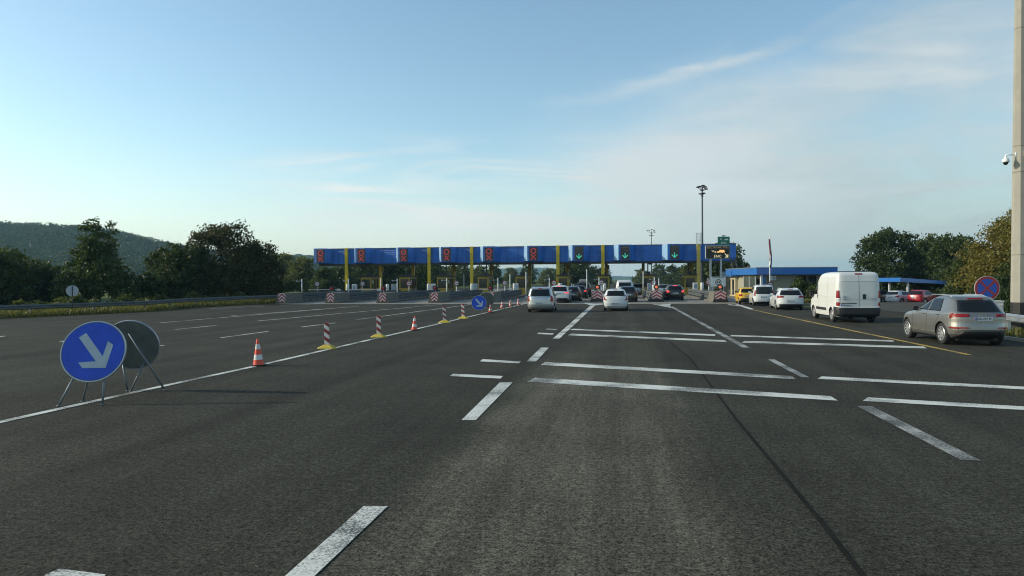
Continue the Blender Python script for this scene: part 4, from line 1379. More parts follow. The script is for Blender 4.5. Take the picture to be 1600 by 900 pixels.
# white restriction sign on the same island
d1 = 66.6
c1 = P(1122.3, 450, d1)
t = thing('restriction_sign', 'square white sign with a black ringed vehicle symbol over the last chevron block', 'sign', (c1.x, c1.y, 0), -R(3))
a0, a1 = zat(1122, 447.5, d1), zat(1122, 432.3, d1); ww = 22.5*d1/FPX
mb = MB(); mb.box((0, 0, (a0+a1)/2), (ww, 0.05, a1-a0)); f = obj('sign_face', mb, mat('sign_white', (0.66, 0.68, 0.66), 0.5), t)
mb = MB(); zc = (a0+a1)/2-0.05
mb.ringplate(0.22, 0.275, -0.040, -0.026, 0.0, zc)
mb.box((0, -0.031, a1-0.10), (ww*0.8, 0.008, 0.05))
mb.plate([(-0.15, zc-0.08), (-0.03, zc-0.08), (-0.03, zc+0.0), (-0.06, zc+0.07), (-0.12, zc+0.07), (-0.15, zc+0.0)], -0.038, -0.026)
mb.plate([(0.15, zc-0.08), (0.03, zc-0.08), (0.03, zc+0.0), (0.06, zc+0.07), (0.12, zc+0.07), (0.15, zc+0.0)], -0.038, -0.026)
mb.box((0, -0.031, zc+0.12), (0.2, 0.008, 0.03))
obj('symbol', mb, M_INK, f)
for sx in (-0.52, 0.52):
    mb = MB(); mb.box((sx, 0.06, (a1-0.1)/2), (0.07, 0.06, a1-0.1)); obj('post', mb, M_STEEL, t)

# ================================================================== MASTS
def mast(px, d, ytop, label, lamps):
    p = P(px, 450, d); H = zat(px, ytop, d)
    t = thing('floodlight_mast', label, 'light mast', (p.x, p.y, 0))
    mb = MB(); mb.cyl((0, 0, 0), (0, 0, H), 0.20, 0.10, 14); mb.cyl((0, 0, H-0.55), (0, 0, H-0.49), 0.34, 0.34, 14); mb.cyl((0, 0, H-1.5), (0, 0, H-1.45), 0.2, 0.2, 14)
    obj('pole', mb, mat('dark_mast', (0.10, 0.11, 0.115), 0.5, 0.4), t)
    for (x, y, z) in lamps:
        mb = MB(); x, y = x*0.68, y*0.68
        q = math.atan2(y, x)
        mb.box((x, y, H+z), (0.40, 0.46, 0.20), 0, q); mb.cyl((x*0.3, y*0.3, H-0.5 if z > -0.9 else H-1.4), (x, y, H+z-0.1), 0.04)
        obj('floodlight', mb, M_DARK, t, bevel=0.03)
    return t


FL = [(-0.95, -0.1, -0.05), (-0.35, 0.6, 0.1), (0.0, -0.7, 0.12), (0.7, 0.3, 0.0), (0.75, -0.45, -0.35), (-0.45, -0.3, -1.05), (0.35, 0.25, -0.95)]
mast(1097.5, 108, 292, 'tall dark floodlight mast rising behind the right end of the toll canopy', FL)
mast(1018, 230, 362, 'distant smaller floodlight mast rising above the canopy, left of the tall one', [(x*2, y*2, z*1.6+.4) for x, y, z in FL])
mast(652, 175, 405, 'far grey light mast behind the toll booths on the left', [(0.8, 0, 0.1), (-0.8, 0, 0.1)])
mast(643, 168, 408, 'second far grey light mast behind the toll booths on the left', [(0.8, 0, 0.1), (-0.8, 0, 0.1)])

# flagpole
p = P(1203, 450, 64)
H = zat(1203, 371, 64)
t = thing('flagpole', 'white flagpole in front of the office, flag hanging limp', 'flagpole', (p.x, p.y, 0))
mb = MB(); mb.cyl((0, 0, 0), (0, 0, H), 0.055, 0.04, 10); mb.lathe([(0, H), (0.06, H+.03), (0.06, H+.08), (0, H+.12)], 8); obj('pole', mb, M_WHITE, t)
mb = MB()
zt, zl = H-0.1, zat(1203, 417, 64)
nz = 14; na = 9
vs = []
for j in range(nz+1):
    f = j/nz; z = zt+(zl-zt)*f
    for k in range(na):
        q = k/(na-1)
        vs.append((-0.08+0.15*q-0.05*math.sin(q*9+f*2)*(0.5+0.5*f)-0.06*math.cos(f*5), -0.13+0.07*math.cos(q*11+f), z-0.14*q))
for j in range(nz):
    for k in range(na-1):
        f = j/nz
        mb.raw([vs[j*na+k], vs[j*na+k+1], vs[(j+1)*na+k+1], vs[(j+1)*na+k]], [(0, 1, 2, 3)], 0 if k+j*0.28 < 3.0 else (1 if k+j*0.28 < 4.4 else 2), True)
fl = obj('flag', mb, [mat('flag_red', (0.13, 0.018, 0.022), .8), mat('flag_white', (0.6, 0.6, 0.6), .8), mat('flag_blue', (0.03, 0.04, 0.16), .8)], t)
s_ = fl.modifiers.new('cloth', 'SOLIDIFY'); s_.thickness = 0.006
t2 = thing('round_sign', 'small round white sign with dark rim on the flagpole', 'sign', (p.x, p.y-0.07, zat(1203, 445, 64)), 0)
mb = MB(); mb.disc(0.30, -0.03, -0.01, 0, 0); mb.disc(0.2, -0.036, -0.03, 0, 0, 1); mb.box((0, -0.04, 0), (0.24, 0.008, 0.06), 2)
obj('sign_face', mb, [mat('dark_rim', (0.16, 0.05, 0.06), 0.5), mat('dull_white', (0.5, 0.5, 0.5), .5), M_DARK], t2)
mb = MB(); mb.box((0, 0.02, 0), (0.16, 0.06, 0.05)); obj('clamp', mb, M_STEEL, t2)

# ================================================================== OFFICE AND CAR PORT
M_WALL = mat('beige_render', (0.30, 0.285, 0.215), 0.9, 0, 0.08, 0.8)
M_WALLC = mat('cream_render', (0.50, 0.42, 0.28), 0.9, 0, 0.06, 0.8)
A = P(1182, 450, 75); A.z = 0
Lf = P(1307, 450, 75).x-A.x
off = thing('office_building', 'low beige toll office with a bright blue flat roof edge', 'building', (A.x, A.y, -0.8), -R(2.0))
base = 0.8
zb, zt = zat(1240, 429, 75)+base, zat(1240, 418.2, 75)+base
dp = 13.0
mb = MB(); mb.box((Lf/2+0.35, dp/2+0.5, zb/2), (Lf-1.1, dp-1.0, zb)); obj('wall', mb, M_WALL, off)
mb = MB(); mb.slab([(0, 0), (Lf, 0), (Lf, dp), (0.2, dp)], zb+0.002, zt); obj('roof_edge', mb, M_BLUEP, off, bevel=0.02)
mb = MB(); mb.slab([(-.04, -.04), (Lf+.04, -.04), (Lf+.04, dp), (0.16, dp)], zt, zt+0.07); obj('roof_trim', mb, M_STEEL, off)
for (pa, pb) in ((1246.5, 1258.5), (1262.5, 1274.5)):
    xa, xb = (P(pa, 450, 75.4).x-A.x), (P(pb, 450, 75.4).x-A.x)
    mb = MB(); mb.box(((xa+xb)/2, 0.49, zb-1.1), (xb-xa, 0.06, 2.0)); w_ = obj('window', mb, M_DARK, off)
    mb = MB(); mb.box(((xa+xb)/2, 0.452, zb-0.45), (xb-xa-0.1, 0.02, 0.55)); mb.box(((xa+xb)/2, 0.452, zb-1.42), (xb-xa-0.1, 0.02, 1.2)); obj('pane', mb, M_GLASS, w_)
xa = P(1209, 450, 75).x-A.x
mb = MB(); mb.box((xa, 0.36, zat(1209, 434.5, 75)+base), (0.62, 0.28, 0.46)); ac = obj('air_conditioner', mb, M_WCAB, off, bevel=0.02)
mb = MB(); mb.disc(0.19, 0.20, 0.215, xa+0.06, zat(1209, 434.5, 75)+base, n=18); obj('fan_grille', mb, M_GREYSIGN, ac)
mb = MB(); mb.box((0.95, 0.47, zb/2), (0.30, 0.10, zb-0.01)); obj('pillar', mb, mat('blue_door', (0.06, 0.16, 0.36), 0.5), off)
mb = MB(); mb.box((0.62, 0.40, zb/2), (0.20, 0.22, zb-0.01)); obj('pillar', mb, M_WHITE, off)
mb = MB(); mb.box((0.33, 3.4, zb*0.5), (0.08, 4.4, zb-0.3)); obj('glass_front', mb, mat('shop_glass', (0.06, 0.075, 0.07), 0.08, spec=0.6), off)
for y in (1.2, 3.4, 5.6):
    mb = MB(); mb.box((0.27, y, zb*0.5), (0.08, 0.1, zb-0.3)); obj('window_frame', mb, M_WCAB, off)
# setback wing on the left
Bq = P(1149, 450, 85)
wz = zat(1149, 432.2, 85)+base; wt_ = zat(1149, 423.8, 85)+base
ang = -R(9)
wing = thing('office_wing', 'cream side wing of the toll office with two narrow windows and pale blue roof edge', 'building', (Bq.x, Bq.y, -0.8), ang)
mb = MB(); mb.box((2.6, 4.6, wz/2), (5.2, 9.0, wz)); obj('wall', mb, M_WALLC, wing)
mb = MB(); mb.slab([(-0.5, -0.25), (5.4, -0.25), (5.4, 9.6), (-0.5, 9.6)], wz+0.002, wt_); obj('roof_edge', mb, M_BLUEP, wing, bevel=0.02)
for y in (1.6, 4.6):
    mb = MB(); mb.box((-0.01, y, wz-1.25), (0.06, 1.5, 1.9)); w_ = obj('window', mb, mat('brown_frame', (0.10, 0.075, 0.05), 0.6), wing)
    mb = MB(); mb.box((-0.045, y, wz-1.25), (0.02, 1.26, 1.66)); obj('pane', mb, M_GLASS, w_)
# sloping duct from canopy to the wing roof
p0 = P(1144, 406, 89.5); p1 = P(1152, 430, 85)
t = thing('cable_bridge', 'two dark slanting cable pipes between the canopy end and the office roof', 'pipe', p0)
for dx in (-0.12, 0.28):
    mb = MB(); q = p1-p0
    mb.tube([(dx*1.2, 0, 0.2), (dx*1.4+q.x*0.4, q.y*0.4, q.z*0.5), (q.x+dx, q.y, q.z)], 0.11, 8); obj('pipe', mb, M_DARK, t)
mb = MB()
for k in range(6):
    f = (k+0.5)/6; mb.cyl((q.x*f-0.15, q.y*f, q.z*f+0.02), (q.x*f+0.32, q.y*f, q.z*f-0.02), 0.04, n=6)
obj('rungs', mb, M_DARK, t)

# car port
ca, cb, cc = P(1371, 450, 84), P(1406.5, 450, 78), P(1490, 450, 84)
zlo = -0.75
t = thing('carport', 'low blue edged carport roof on white posts over the parked cars', 'carport', (cb.x, cb.y, zlo), 0)


def L2(p, z): return (p.x-cb.x, p.y-cb.y, z-zlo)


z_a = (zat(1371, 440.3, 84), zat(1371, 434.3, 84)); z_b = (zat(1406.5, 440.3, 78), zat(1406.5, 433.8, 78)); z_c = (zat(1490, 444.5, 84), zat(1490, 440, 84))
cd = ca+(cc-cb); zd = (z_a[0]+z_c[0]-z_b[0], z_a[1]+z_c[1]-z_b[1])
mb = MB()
vs = [L2(p, z[0]) for p, z in ((ca, z_a), (cb, z_b), (cc, z_c), (cd, zd))]+[L2(p, z[1]) for p, z in ((ca, z_a), (cb, z_b), (cc, z_c), (cd, zd))]
mb.raw(vs, [(3, 2, 1, 0), (4, 5, 6, 7), (0, 1, 5, 4), (1, 2, 6, 5), (2, 3, 7, 6), (3, 0, 4, 7)])
mb.m[1] = 1
obj('roof', mb, [M_BLUEP, mat('navy_roof', (0.01, 0.035, 0.13), 0.5)], t)
for px, d, yt in ((1390, 82.5, 440), (1418.5, 79.5, 441), (1477, 83.6, 443)):
    p = P(px, 450, d); mb = MB(); mb.box((p.x-cb.x, p.y-cb.y, (zat(px, yt, d)-zlo)/2), (0.19, 0.19, zat(px, yt, d)-zlo)); obj('post', mb, M_WCAB, t)
# dark shed-like roof edge behind the van
a0 = P(1309, 450, 96); a1 = P(1372, 450, 96)
t = thing('shed', 'dark blue roofed shed behind the white van, between office and carport', 'shed', ((a0.x+a1.x)/2, 96, -0.75), 0)
zz0, zz1 = zat(1340, 427.5, 96)+.75, zat(1340, 423.8, 96)+.75
mb = MB(); mb.box((0, 2.2, zz0/2), (a1.x-a0.x-0.6, 4, zz0)); obj('wall', mb, M_WALL, t)
mb = MB(); mb.box((0, 2.2, (zz0+zz1)/2+0.01), (a1.x-a0.x, 4.6, zz1-zz0)); obj('roof', mb, mat('navy_roof', (0.01, 0.035, 0.13), 0.5), t)

# ================================================================== RIGHT ROADSIDE
M_POLEC = mat('spun_concrete', (0.31, 0.29, 0.245), 0.85, 0, 0.14, 1.2, bump=0.15)
p = P(1594.5, 450, 29)
t = thing('concrete_pole', 'tall octagonal concrete pole with black painted foot at the right edge', 'pole', (p.x, p.y, -0.05))
mb = MB()
prof = [(0.335, 1.20), (0.20, 17.5), (0.0, 17.5)]
o8 = MB().lathe(prof, 8); o8.sm = [False]*len(o8.f)
obj('shaft', o8, M_POLEC, t, rot=(0, 0, R(8)))
o8 = MB().lathe([(0.350, 0), (0.336, 1.20), (0.0, 1.2)], 8); o8.sm = [False]*len(o8.f)
obj('painted_foot', o8, mat('black_bitumen', (0.012, 0.012, 0.013), 0.7), t, rot=(0, 0, R(8)))
zj = zat(1594, 241, 29)
mb = MB(); mb.box((0.12, -0.36, zj+0.05), (0.42, 0.16, 0.27)); b_ = obj('junction_box', mb, M_WCAB, t, bevel=0.015)
mb = MB(); mb.tube([(-0.26, -0.05, zj+1.2-1.2), (-0.27, -0.06, 1.3)], 0.012, 6); obj('cable', mb, M_DARK, t)
cpx = P(1569.5, 450, 29).x-p.x
zc = zat(1570, 242, 29)
for z_ in (3.1, zat(1594, 268, 29), zj+0.35, 12.2):
    r8 = 0.335-0.135*(z_-1.2)/16.3+0.004
    o8 = MB().lathe([(r8-0.01, z_), (r8, z_+0.005), (r8, z_+0.03), (r8-0.01, z_+0.035)], 8); o8.sm = [False]*len(o8.f)
    obj('strap', o8, mat('stained_band', (0.15, 0.14, 0.12), 0.8), t, rot=(0, 0, R(8)))
t2 = thing('dome_camera', 'white dome camera on a bracket arm on the concrete pole', 'camera', (p.x-0.25, p.y-0.05, zc), 0)
mb = MB(); mb.tube([(0.0, 0, 0), (cpx+0.25, 0, -0.01), (cpx+0.25, 0, -0.10)], 0.025, 10); mb.box((0.0, 0, 0), (0.05, 0.12, 0.16)); obj('arm', mb, M_WHITE, t2)
mb = MB(); mb.lathe([(0.03, -0.05), (0.05, -0.12), (0.11, -0.18), (0.135, -0.26), (0.135, -0.30), (0.10, -0.315)], 20, 0, 'z', (cpx+0.25, 0, 0)); obj('housing', mb, M_WHITE, t2)
mb = MB(); mb.lathe([(0.095, -0.31), (0.085, -0.37), (0.045, -0.41), (0.0, -0.42)], 20, 0, 'z', (cpx+0.25, 0, 0)); obj('dome', mb, M_GLASS, t2)
# white cabinet
p = P(1557, 450, 31)
t = thing('electric_cabinet', 'white electric cabinet behind the silver car, below the no stopping sign', 'cabinet', (p.x, p.y, -0.05), -R(14))
hh = zat(1557, 469.5, 31)
mb = MB(); mb.box((0, 0, hh/2), (0.36, 0.5, hh)); mb.box((0, 0, hh+0.02), (0.42, 0.56, 0.05)); obj('box', mb, M_WCAB, t, bevel=0.01)
mb = MB(); mb.box((0.03, -0.256, hh/2+0.1), (0.24, 0.014, hh-0.5)); obj('door', mb, mat('cabinet_grey', (0.42, 0.42, 0.38), .6), t)
# no stopping sign
p = P(1541.8, 450.3, 27.2)
t = thing('no_stopping_sign', 'round red and blue no stopping sign above the silver car', 'sign', (p.x, p.y, -0.05), R(-4))
r_ = 19.2*27.2/FPX
zc = p.z+0.05
M_SBLUE = mat('sign_blue', (0.02, 0.10, 0.50), 0.35); M_SRED = mat('sign_red', (0.46, 0.03, 0.035), 0.35)
mb = MB(); mb.disc(r_, -0.03, -0.012, 0, zc, 0, 40); mb.disc(r_*0.955, -0.034, -0.029, 0, zc, 1, 40); mb.disc(r_*0.76, -0.038, -0.033, 0, zc, 2, 40)
for q in (PI/4, -PI/4):
    ca_, sa_ = math.cos(q), math.sin(q); ln, w_ = r_*0.80, r_*0.085
    mb.plate([(-ln*ca_-w_*sa_, zc-ln*sa_+w_*ca_), (-ln*ca_+w_*sa_, zc-ln*sa_-w_*ca_), (ln*ca_+w_*sa_, zc+ln*sa_-w_*ca_), (ln*ca_-w_*sa_, zc+ln*sa_+w_*ca_)], -0.043 if q > 0 else -0.0435, -0.037, 1)
obj('sign_face', mb, [M_PINKW, M_SRED, M_SBLUE], t)
mb = MB(); mb.cyl((0, 0.03, 0), (0, 0.03, zc+r_*0.8), 0.035); mb.box((0, 0.0, zc), (0.3, 0.03, 0.05)); obj('post', mb, M_STEEL, t)
# right guardrail
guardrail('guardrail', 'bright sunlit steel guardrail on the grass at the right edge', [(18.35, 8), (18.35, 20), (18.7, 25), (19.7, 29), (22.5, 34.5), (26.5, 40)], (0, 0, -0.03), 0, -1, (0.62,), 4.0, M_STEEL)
# left guardrail
gp = [G(-300, 517)]+gl[1:]
pts = [(q.x-1.3, q.y+0.9) for q in gp]
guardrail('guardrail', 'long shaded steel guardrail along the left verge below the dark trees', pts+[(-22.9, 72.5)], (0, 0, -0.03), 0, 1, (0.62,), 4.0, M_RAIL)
# round sign seen from behind in the left verge
p = P(113, 450, 47)
t = thing('round_sign', 'round pale sign seen from behind in the left verge, before the twin-topped tree', 'sign', (p.x, p.y, -0.05), R(35))
zc = zat(113, 454.5, 47)+0.05
mb = MB(); mb.disc(0.36, -0.01, 0.008, 0, zc); mb.box((0, -0.016, zc), (0.42, 0.012, 0.05), 0); obj('sign_face', mb, mat('pale_sign_back', (0.42, 0.43, 0.44), 0.5), t)
mb = MB(); mb.cyl((0.0, -0.045, 0), (0.0, -0.045, zc+0.3), 0.03); obj('post', mb, M_DARK, t)

# ================================================================== TEMPORARY SIGNS, CONES, BEACONS
M_DISCB = mat('scuffed_sign_back', (0.125, 0.135, 0.125), 0.6, 0.2, 0.3, 5)
M_SIGNB = mat('keep_right_blue', (0.010, 0.060, 0.48), 0.42, 0, 0.20, 4)
M_ARROW = mat('dull_arrow', (0.40, 0.45, 0.48), 0.5, 0, 0.15, 5)
M_LEGS = mat('sign_leg_paint', (0.16, 0.18, 0.19), 0.5, 0.4)


def keep_right(name, label, cpx, cpy, d, r, yaw, lean, roll, front, group, feet, knee=None):
    """round plate on a folding tripod; feet are ground pixels"""
    c = P(cpx, cpy, d)
    b = G(*feet[0]); b2 = G(*feet[1])
    org = Vector((c.x, c.y, 0))
    t = thing(name, label, 'road sign', org, 0, group)
    rotm = (Matrix.Rotation(yaw, 4, 'Z') @ Matrix.Rotation(lean, 4, 'X') @ Matrix.Rotation(roll, 4, 'Y'))
    mb = MB(); mb.disc(r, -0.012, 0.012, 0, 0, 0, 44); mb.ringplate(r*0.975, r*1.012, -0.02, 0.02, 0, 0, 1, 44)
    pl = obj('sign_plate', mb, [M_DISCB, M_STEEL], t)
    PM = Matrix.Translation((0, 0, c.z)) @ rotm
    pl.matrix_local = PM
    mb = MB(); mb.disc(r*0.955, -0.0165, -0.0125, 0, 0, 0, 44)
    f = obj('blue_face', mb, M_SIGNB, pl)
    ar = [(-.51, .44), (-.31, .60), (.32, -.16), (.41, .34), (.59, .22), (.47, -.54), (-.25, -.56), (-.40, -.38), (.13, -.33)]
    q = R(0)
    mb = MB(); mb.plate([((x_*math.cos(q)-z_*math.sin(q))*r, (x_*math.sin(q)+z_*math.cos(q))*r) for x_, z_ in ar], -0.021, -0.016)
    obj('arrow', mb, M_ARROW, f)
    for (fx, fy), (ax, az, ay) in zip(feet, ((-0.42, -0.62, 0.03), (0.42, -0.62, 0.03), (0.0, 0.55, 0.10))):
        g = G(fx, fy)-org
        top = PM @ Vector((ax*r, ay, az*r))
        mb = MB(); dv = Vector((g.x, g.y, 0))
        mb.cyl(dv, top, 0.02, 0.02, 8); mb.cyl(dv, dv+Vector((0, 0, 0.02)), 0.03, 0.03, 8)
        obj('leg', mb, M_LEGS, t)
    return t


keep_right('keep_right_sign', 'large blue round keep right sign on tripod legs at the near left', 146.3, 549, 12.95, 0.555, R(6), R(-17), R(2), True, 'portable keep right signs', [(91, 635), (160, 633), (129, 628)])
keep_right('keep_right_sign', 'dark back of the round sign standing just behind the near blue sign', 207, 539, 14.3, 0.515, R(180+7), R(-16), 0, False, 'portable keep right signs', [(204, 612), (199, 611), (258, 610)])
keep_right('keep_right_sign', 'small distant blue round keep right sign beside the cones', 748.2, 473.2, 45.5, 0.47, R(4), R(-15), 0, True, 'portable keep right signs', [(741, 488.5), (752.5, 490.5), (750, 487.5)])
keep_right('keep_right_sign', 'dark back of the round sign behind the distant blue sign', 759.8, 468.5, 47.2, 0.52, R(180+6), R(-14), 0, False, 'portable keep right signs', [(758, 487.6), (756, 487.4), (769, 487.3)])

M_CONEO = mat('cone_orange', (0.75, 0.075, 0.035), 0.5, 0, 0.06, 9)
M_CONEW = mat('cone_white', (0.60, 0.60, 0.58), 0.45, 0, 0.08, 9)


def cone(px, py, label, h=0.62):
    g = G(px, py)
    t = thing('traffic_cone', label, 'traffic cone', (g.x, g.y, 0), px*0.37, 'traffic cones along the edge line')
    sc_ = 0.96+0.08*math.sin(px)
    mb = MB()
    zs = [0.03, 0.16, 0.285, 0.42, 0.54, h]
    rad = lambda z: 0.135-(0.135-0.026)*(z/h)
    for k in range(5):
        mb.lathe([(rad(zs[k]), zs[k]), (rad(zs[k+1]), zs[k+1])], 20, k % 2)
    mb.lathe([(rad(h), h), (0.022, h+0.012), (0.012, h+0.0)], 20, 0)
    obj('cone_body', mb, [M_CONEO, M_CONEW], t, rot=(R(1.6*math.sin(px*1.7)), R(1.8*math.cos(px*2.3)), 0)).scale = (sc_, sc_, sc_)
    mb = MB(); mb.slab([(-.19, -.14), (-.14, -.19), (.14, -.19), (.19, -.14), (.19, .14), (.14, .19), (-.14, .19), (-.19, .14)], 0.0, 0.035)
    obj('base', mb, M_BLACK, t, bevel=0.006)


cone(404, 571.5, 'nearest orange and white cone, right of the large blue sign', 0.66)
cone(647.3, 516, 'orange and white cone standing alone between the striped beacons')
cone(766, 488.3, 'orange and white cone just below the distant dark sign back')
cone(784, 482.2, 'orange and white cone, second from the left in the far row of cones')
cone(797.2, 479.2, 'orange and white cone, third from the left in the far row of cones')
cone(809.7, 476.6, 'farthest orange and white cone, left of the silver minivan')


def stripes(name, k, off):
    m, nt, b = node_chain(name)
    N, L = nt.nodes.new, nt.links.new
    tcn = N('ShaderNodeTexCoord'); s = N('ShaderNodeSeparateXYZ'); L(tcn.outputs['Object'], s.inputs[0])
    a = N('ShaderNodeMath'); a.operation = 'MULTIPLY_ADD'; L(s.outputs[0], a.inputs[0]); a.inputs[1].default_value = 0.75; L(s.outputs[2], a.inputs[2])
    c = N('ShaderNodeMath'); c.operation = 'MULTIPLY_ADD'; L(a.outputs[0], c.inputs[0]); c.inputs[1].default_value = k; c.inputs[2].default_value = off
    f = N('ShaderNodeMath'); f.operation = 'FRACT'; L(c.outputs[0], f.inputs[0])
    g = N('ShaderNodeMath'); g.operation = 'GREATER_THAN'; L(f.outputs[0], g.inputs[0]); g.inputs[1].default_value = 0.5
    mx = N('ShaderNodeMix'); mx.data_type = 'RGBA'; L(g.outputs[0], mx.inputs['Factor'])
    mx.inputs['A'].default_value = (0.20, 0.012, 0.016, 1); mx.inputs['B'].default_value = (0.55, 0.54, 0.52, 1)
    L(mx.outputs['Result'], b.inputs['Base Color']); b.inputs['Roughness'].default_value = 0.45
    return m


M_STR = stripes('beacon_stripes', 3.9, 0.1)
M_BASEY = mat('yellow_base', (0.50, 0.37, 0.045), 0.6, 0, 0.12, 8)


def beacon(px, py, label):
    g = G(px, py)
    t = thing('striped_beacon', label, 'delineator', (g.x, g.y, 0), R(-6+9*math.sin(px*0.7)), 'striped beacons along the edge line')
    mb = MB(); w_ = 0.08
    poly = [(-w_, 0.10), (w_, 0.10), (w_, 0.80), (w_*0.75, 0.84), (-w_*0.75, 0.84), (-w_, 0.80)]
    mb.plate(poly, -0.03, 0.03)
    obj('blade', mb, M_STR, t, bevel=0.012, rot=(R(1.5*math.cos(px)), R(2.2*math.sin(px*1.3)), 0))
    mb = MB()
    o_ = [(-.33, 0), (-.24, -.19), (.24, -.19), (.33, 0), (.24, .19), (-.24, .19)]
    i_ = [(-.12, 0), (-.10, -.07), (.10, -.07), (.12, 0), (.10, .07), (-.10, .07)]
    vs = [(x_, y_, 0) for x_, y_ in o_]+[(x_, y_, 0.025) for x_, y_ in o_]+[(x_, y_, 0.13) for x_, y_ in i_]
    fs_ = [(5, 4, 3, 2, 1, 0), (12, 13, 14, 15, 16, 17)]+[(k, (k+1) % 6, 6+(k+1) % 6, 6+k) for k in range(6)]+[(6+k, 6+(k+1) % 6, 12+(k+1) % 6, 12+k) for k in range(6)]
    mb.raw(vs, fs_); obj('base', mb, M_BASEY, t)


beacon(511.5, 544.8, 'nearest red and white striped beacon on a yellow foot')
beacon(592, 527, 'second nearest red and white striped beacon on a yellow foot')
beacon(695, 504.3, 'striped beacon on a yellow foot, just beyond the lone cone')
beacon(724, 497.8, 'farthest striped beacon, left of the distant blue sign')
# ================================================================== VEHICLES
def paintmat(name, col, metal=0.0, rough=0.35, coat=0.8):
    return mat(name, col, rough, metal, 0.03, 2.5, coat)


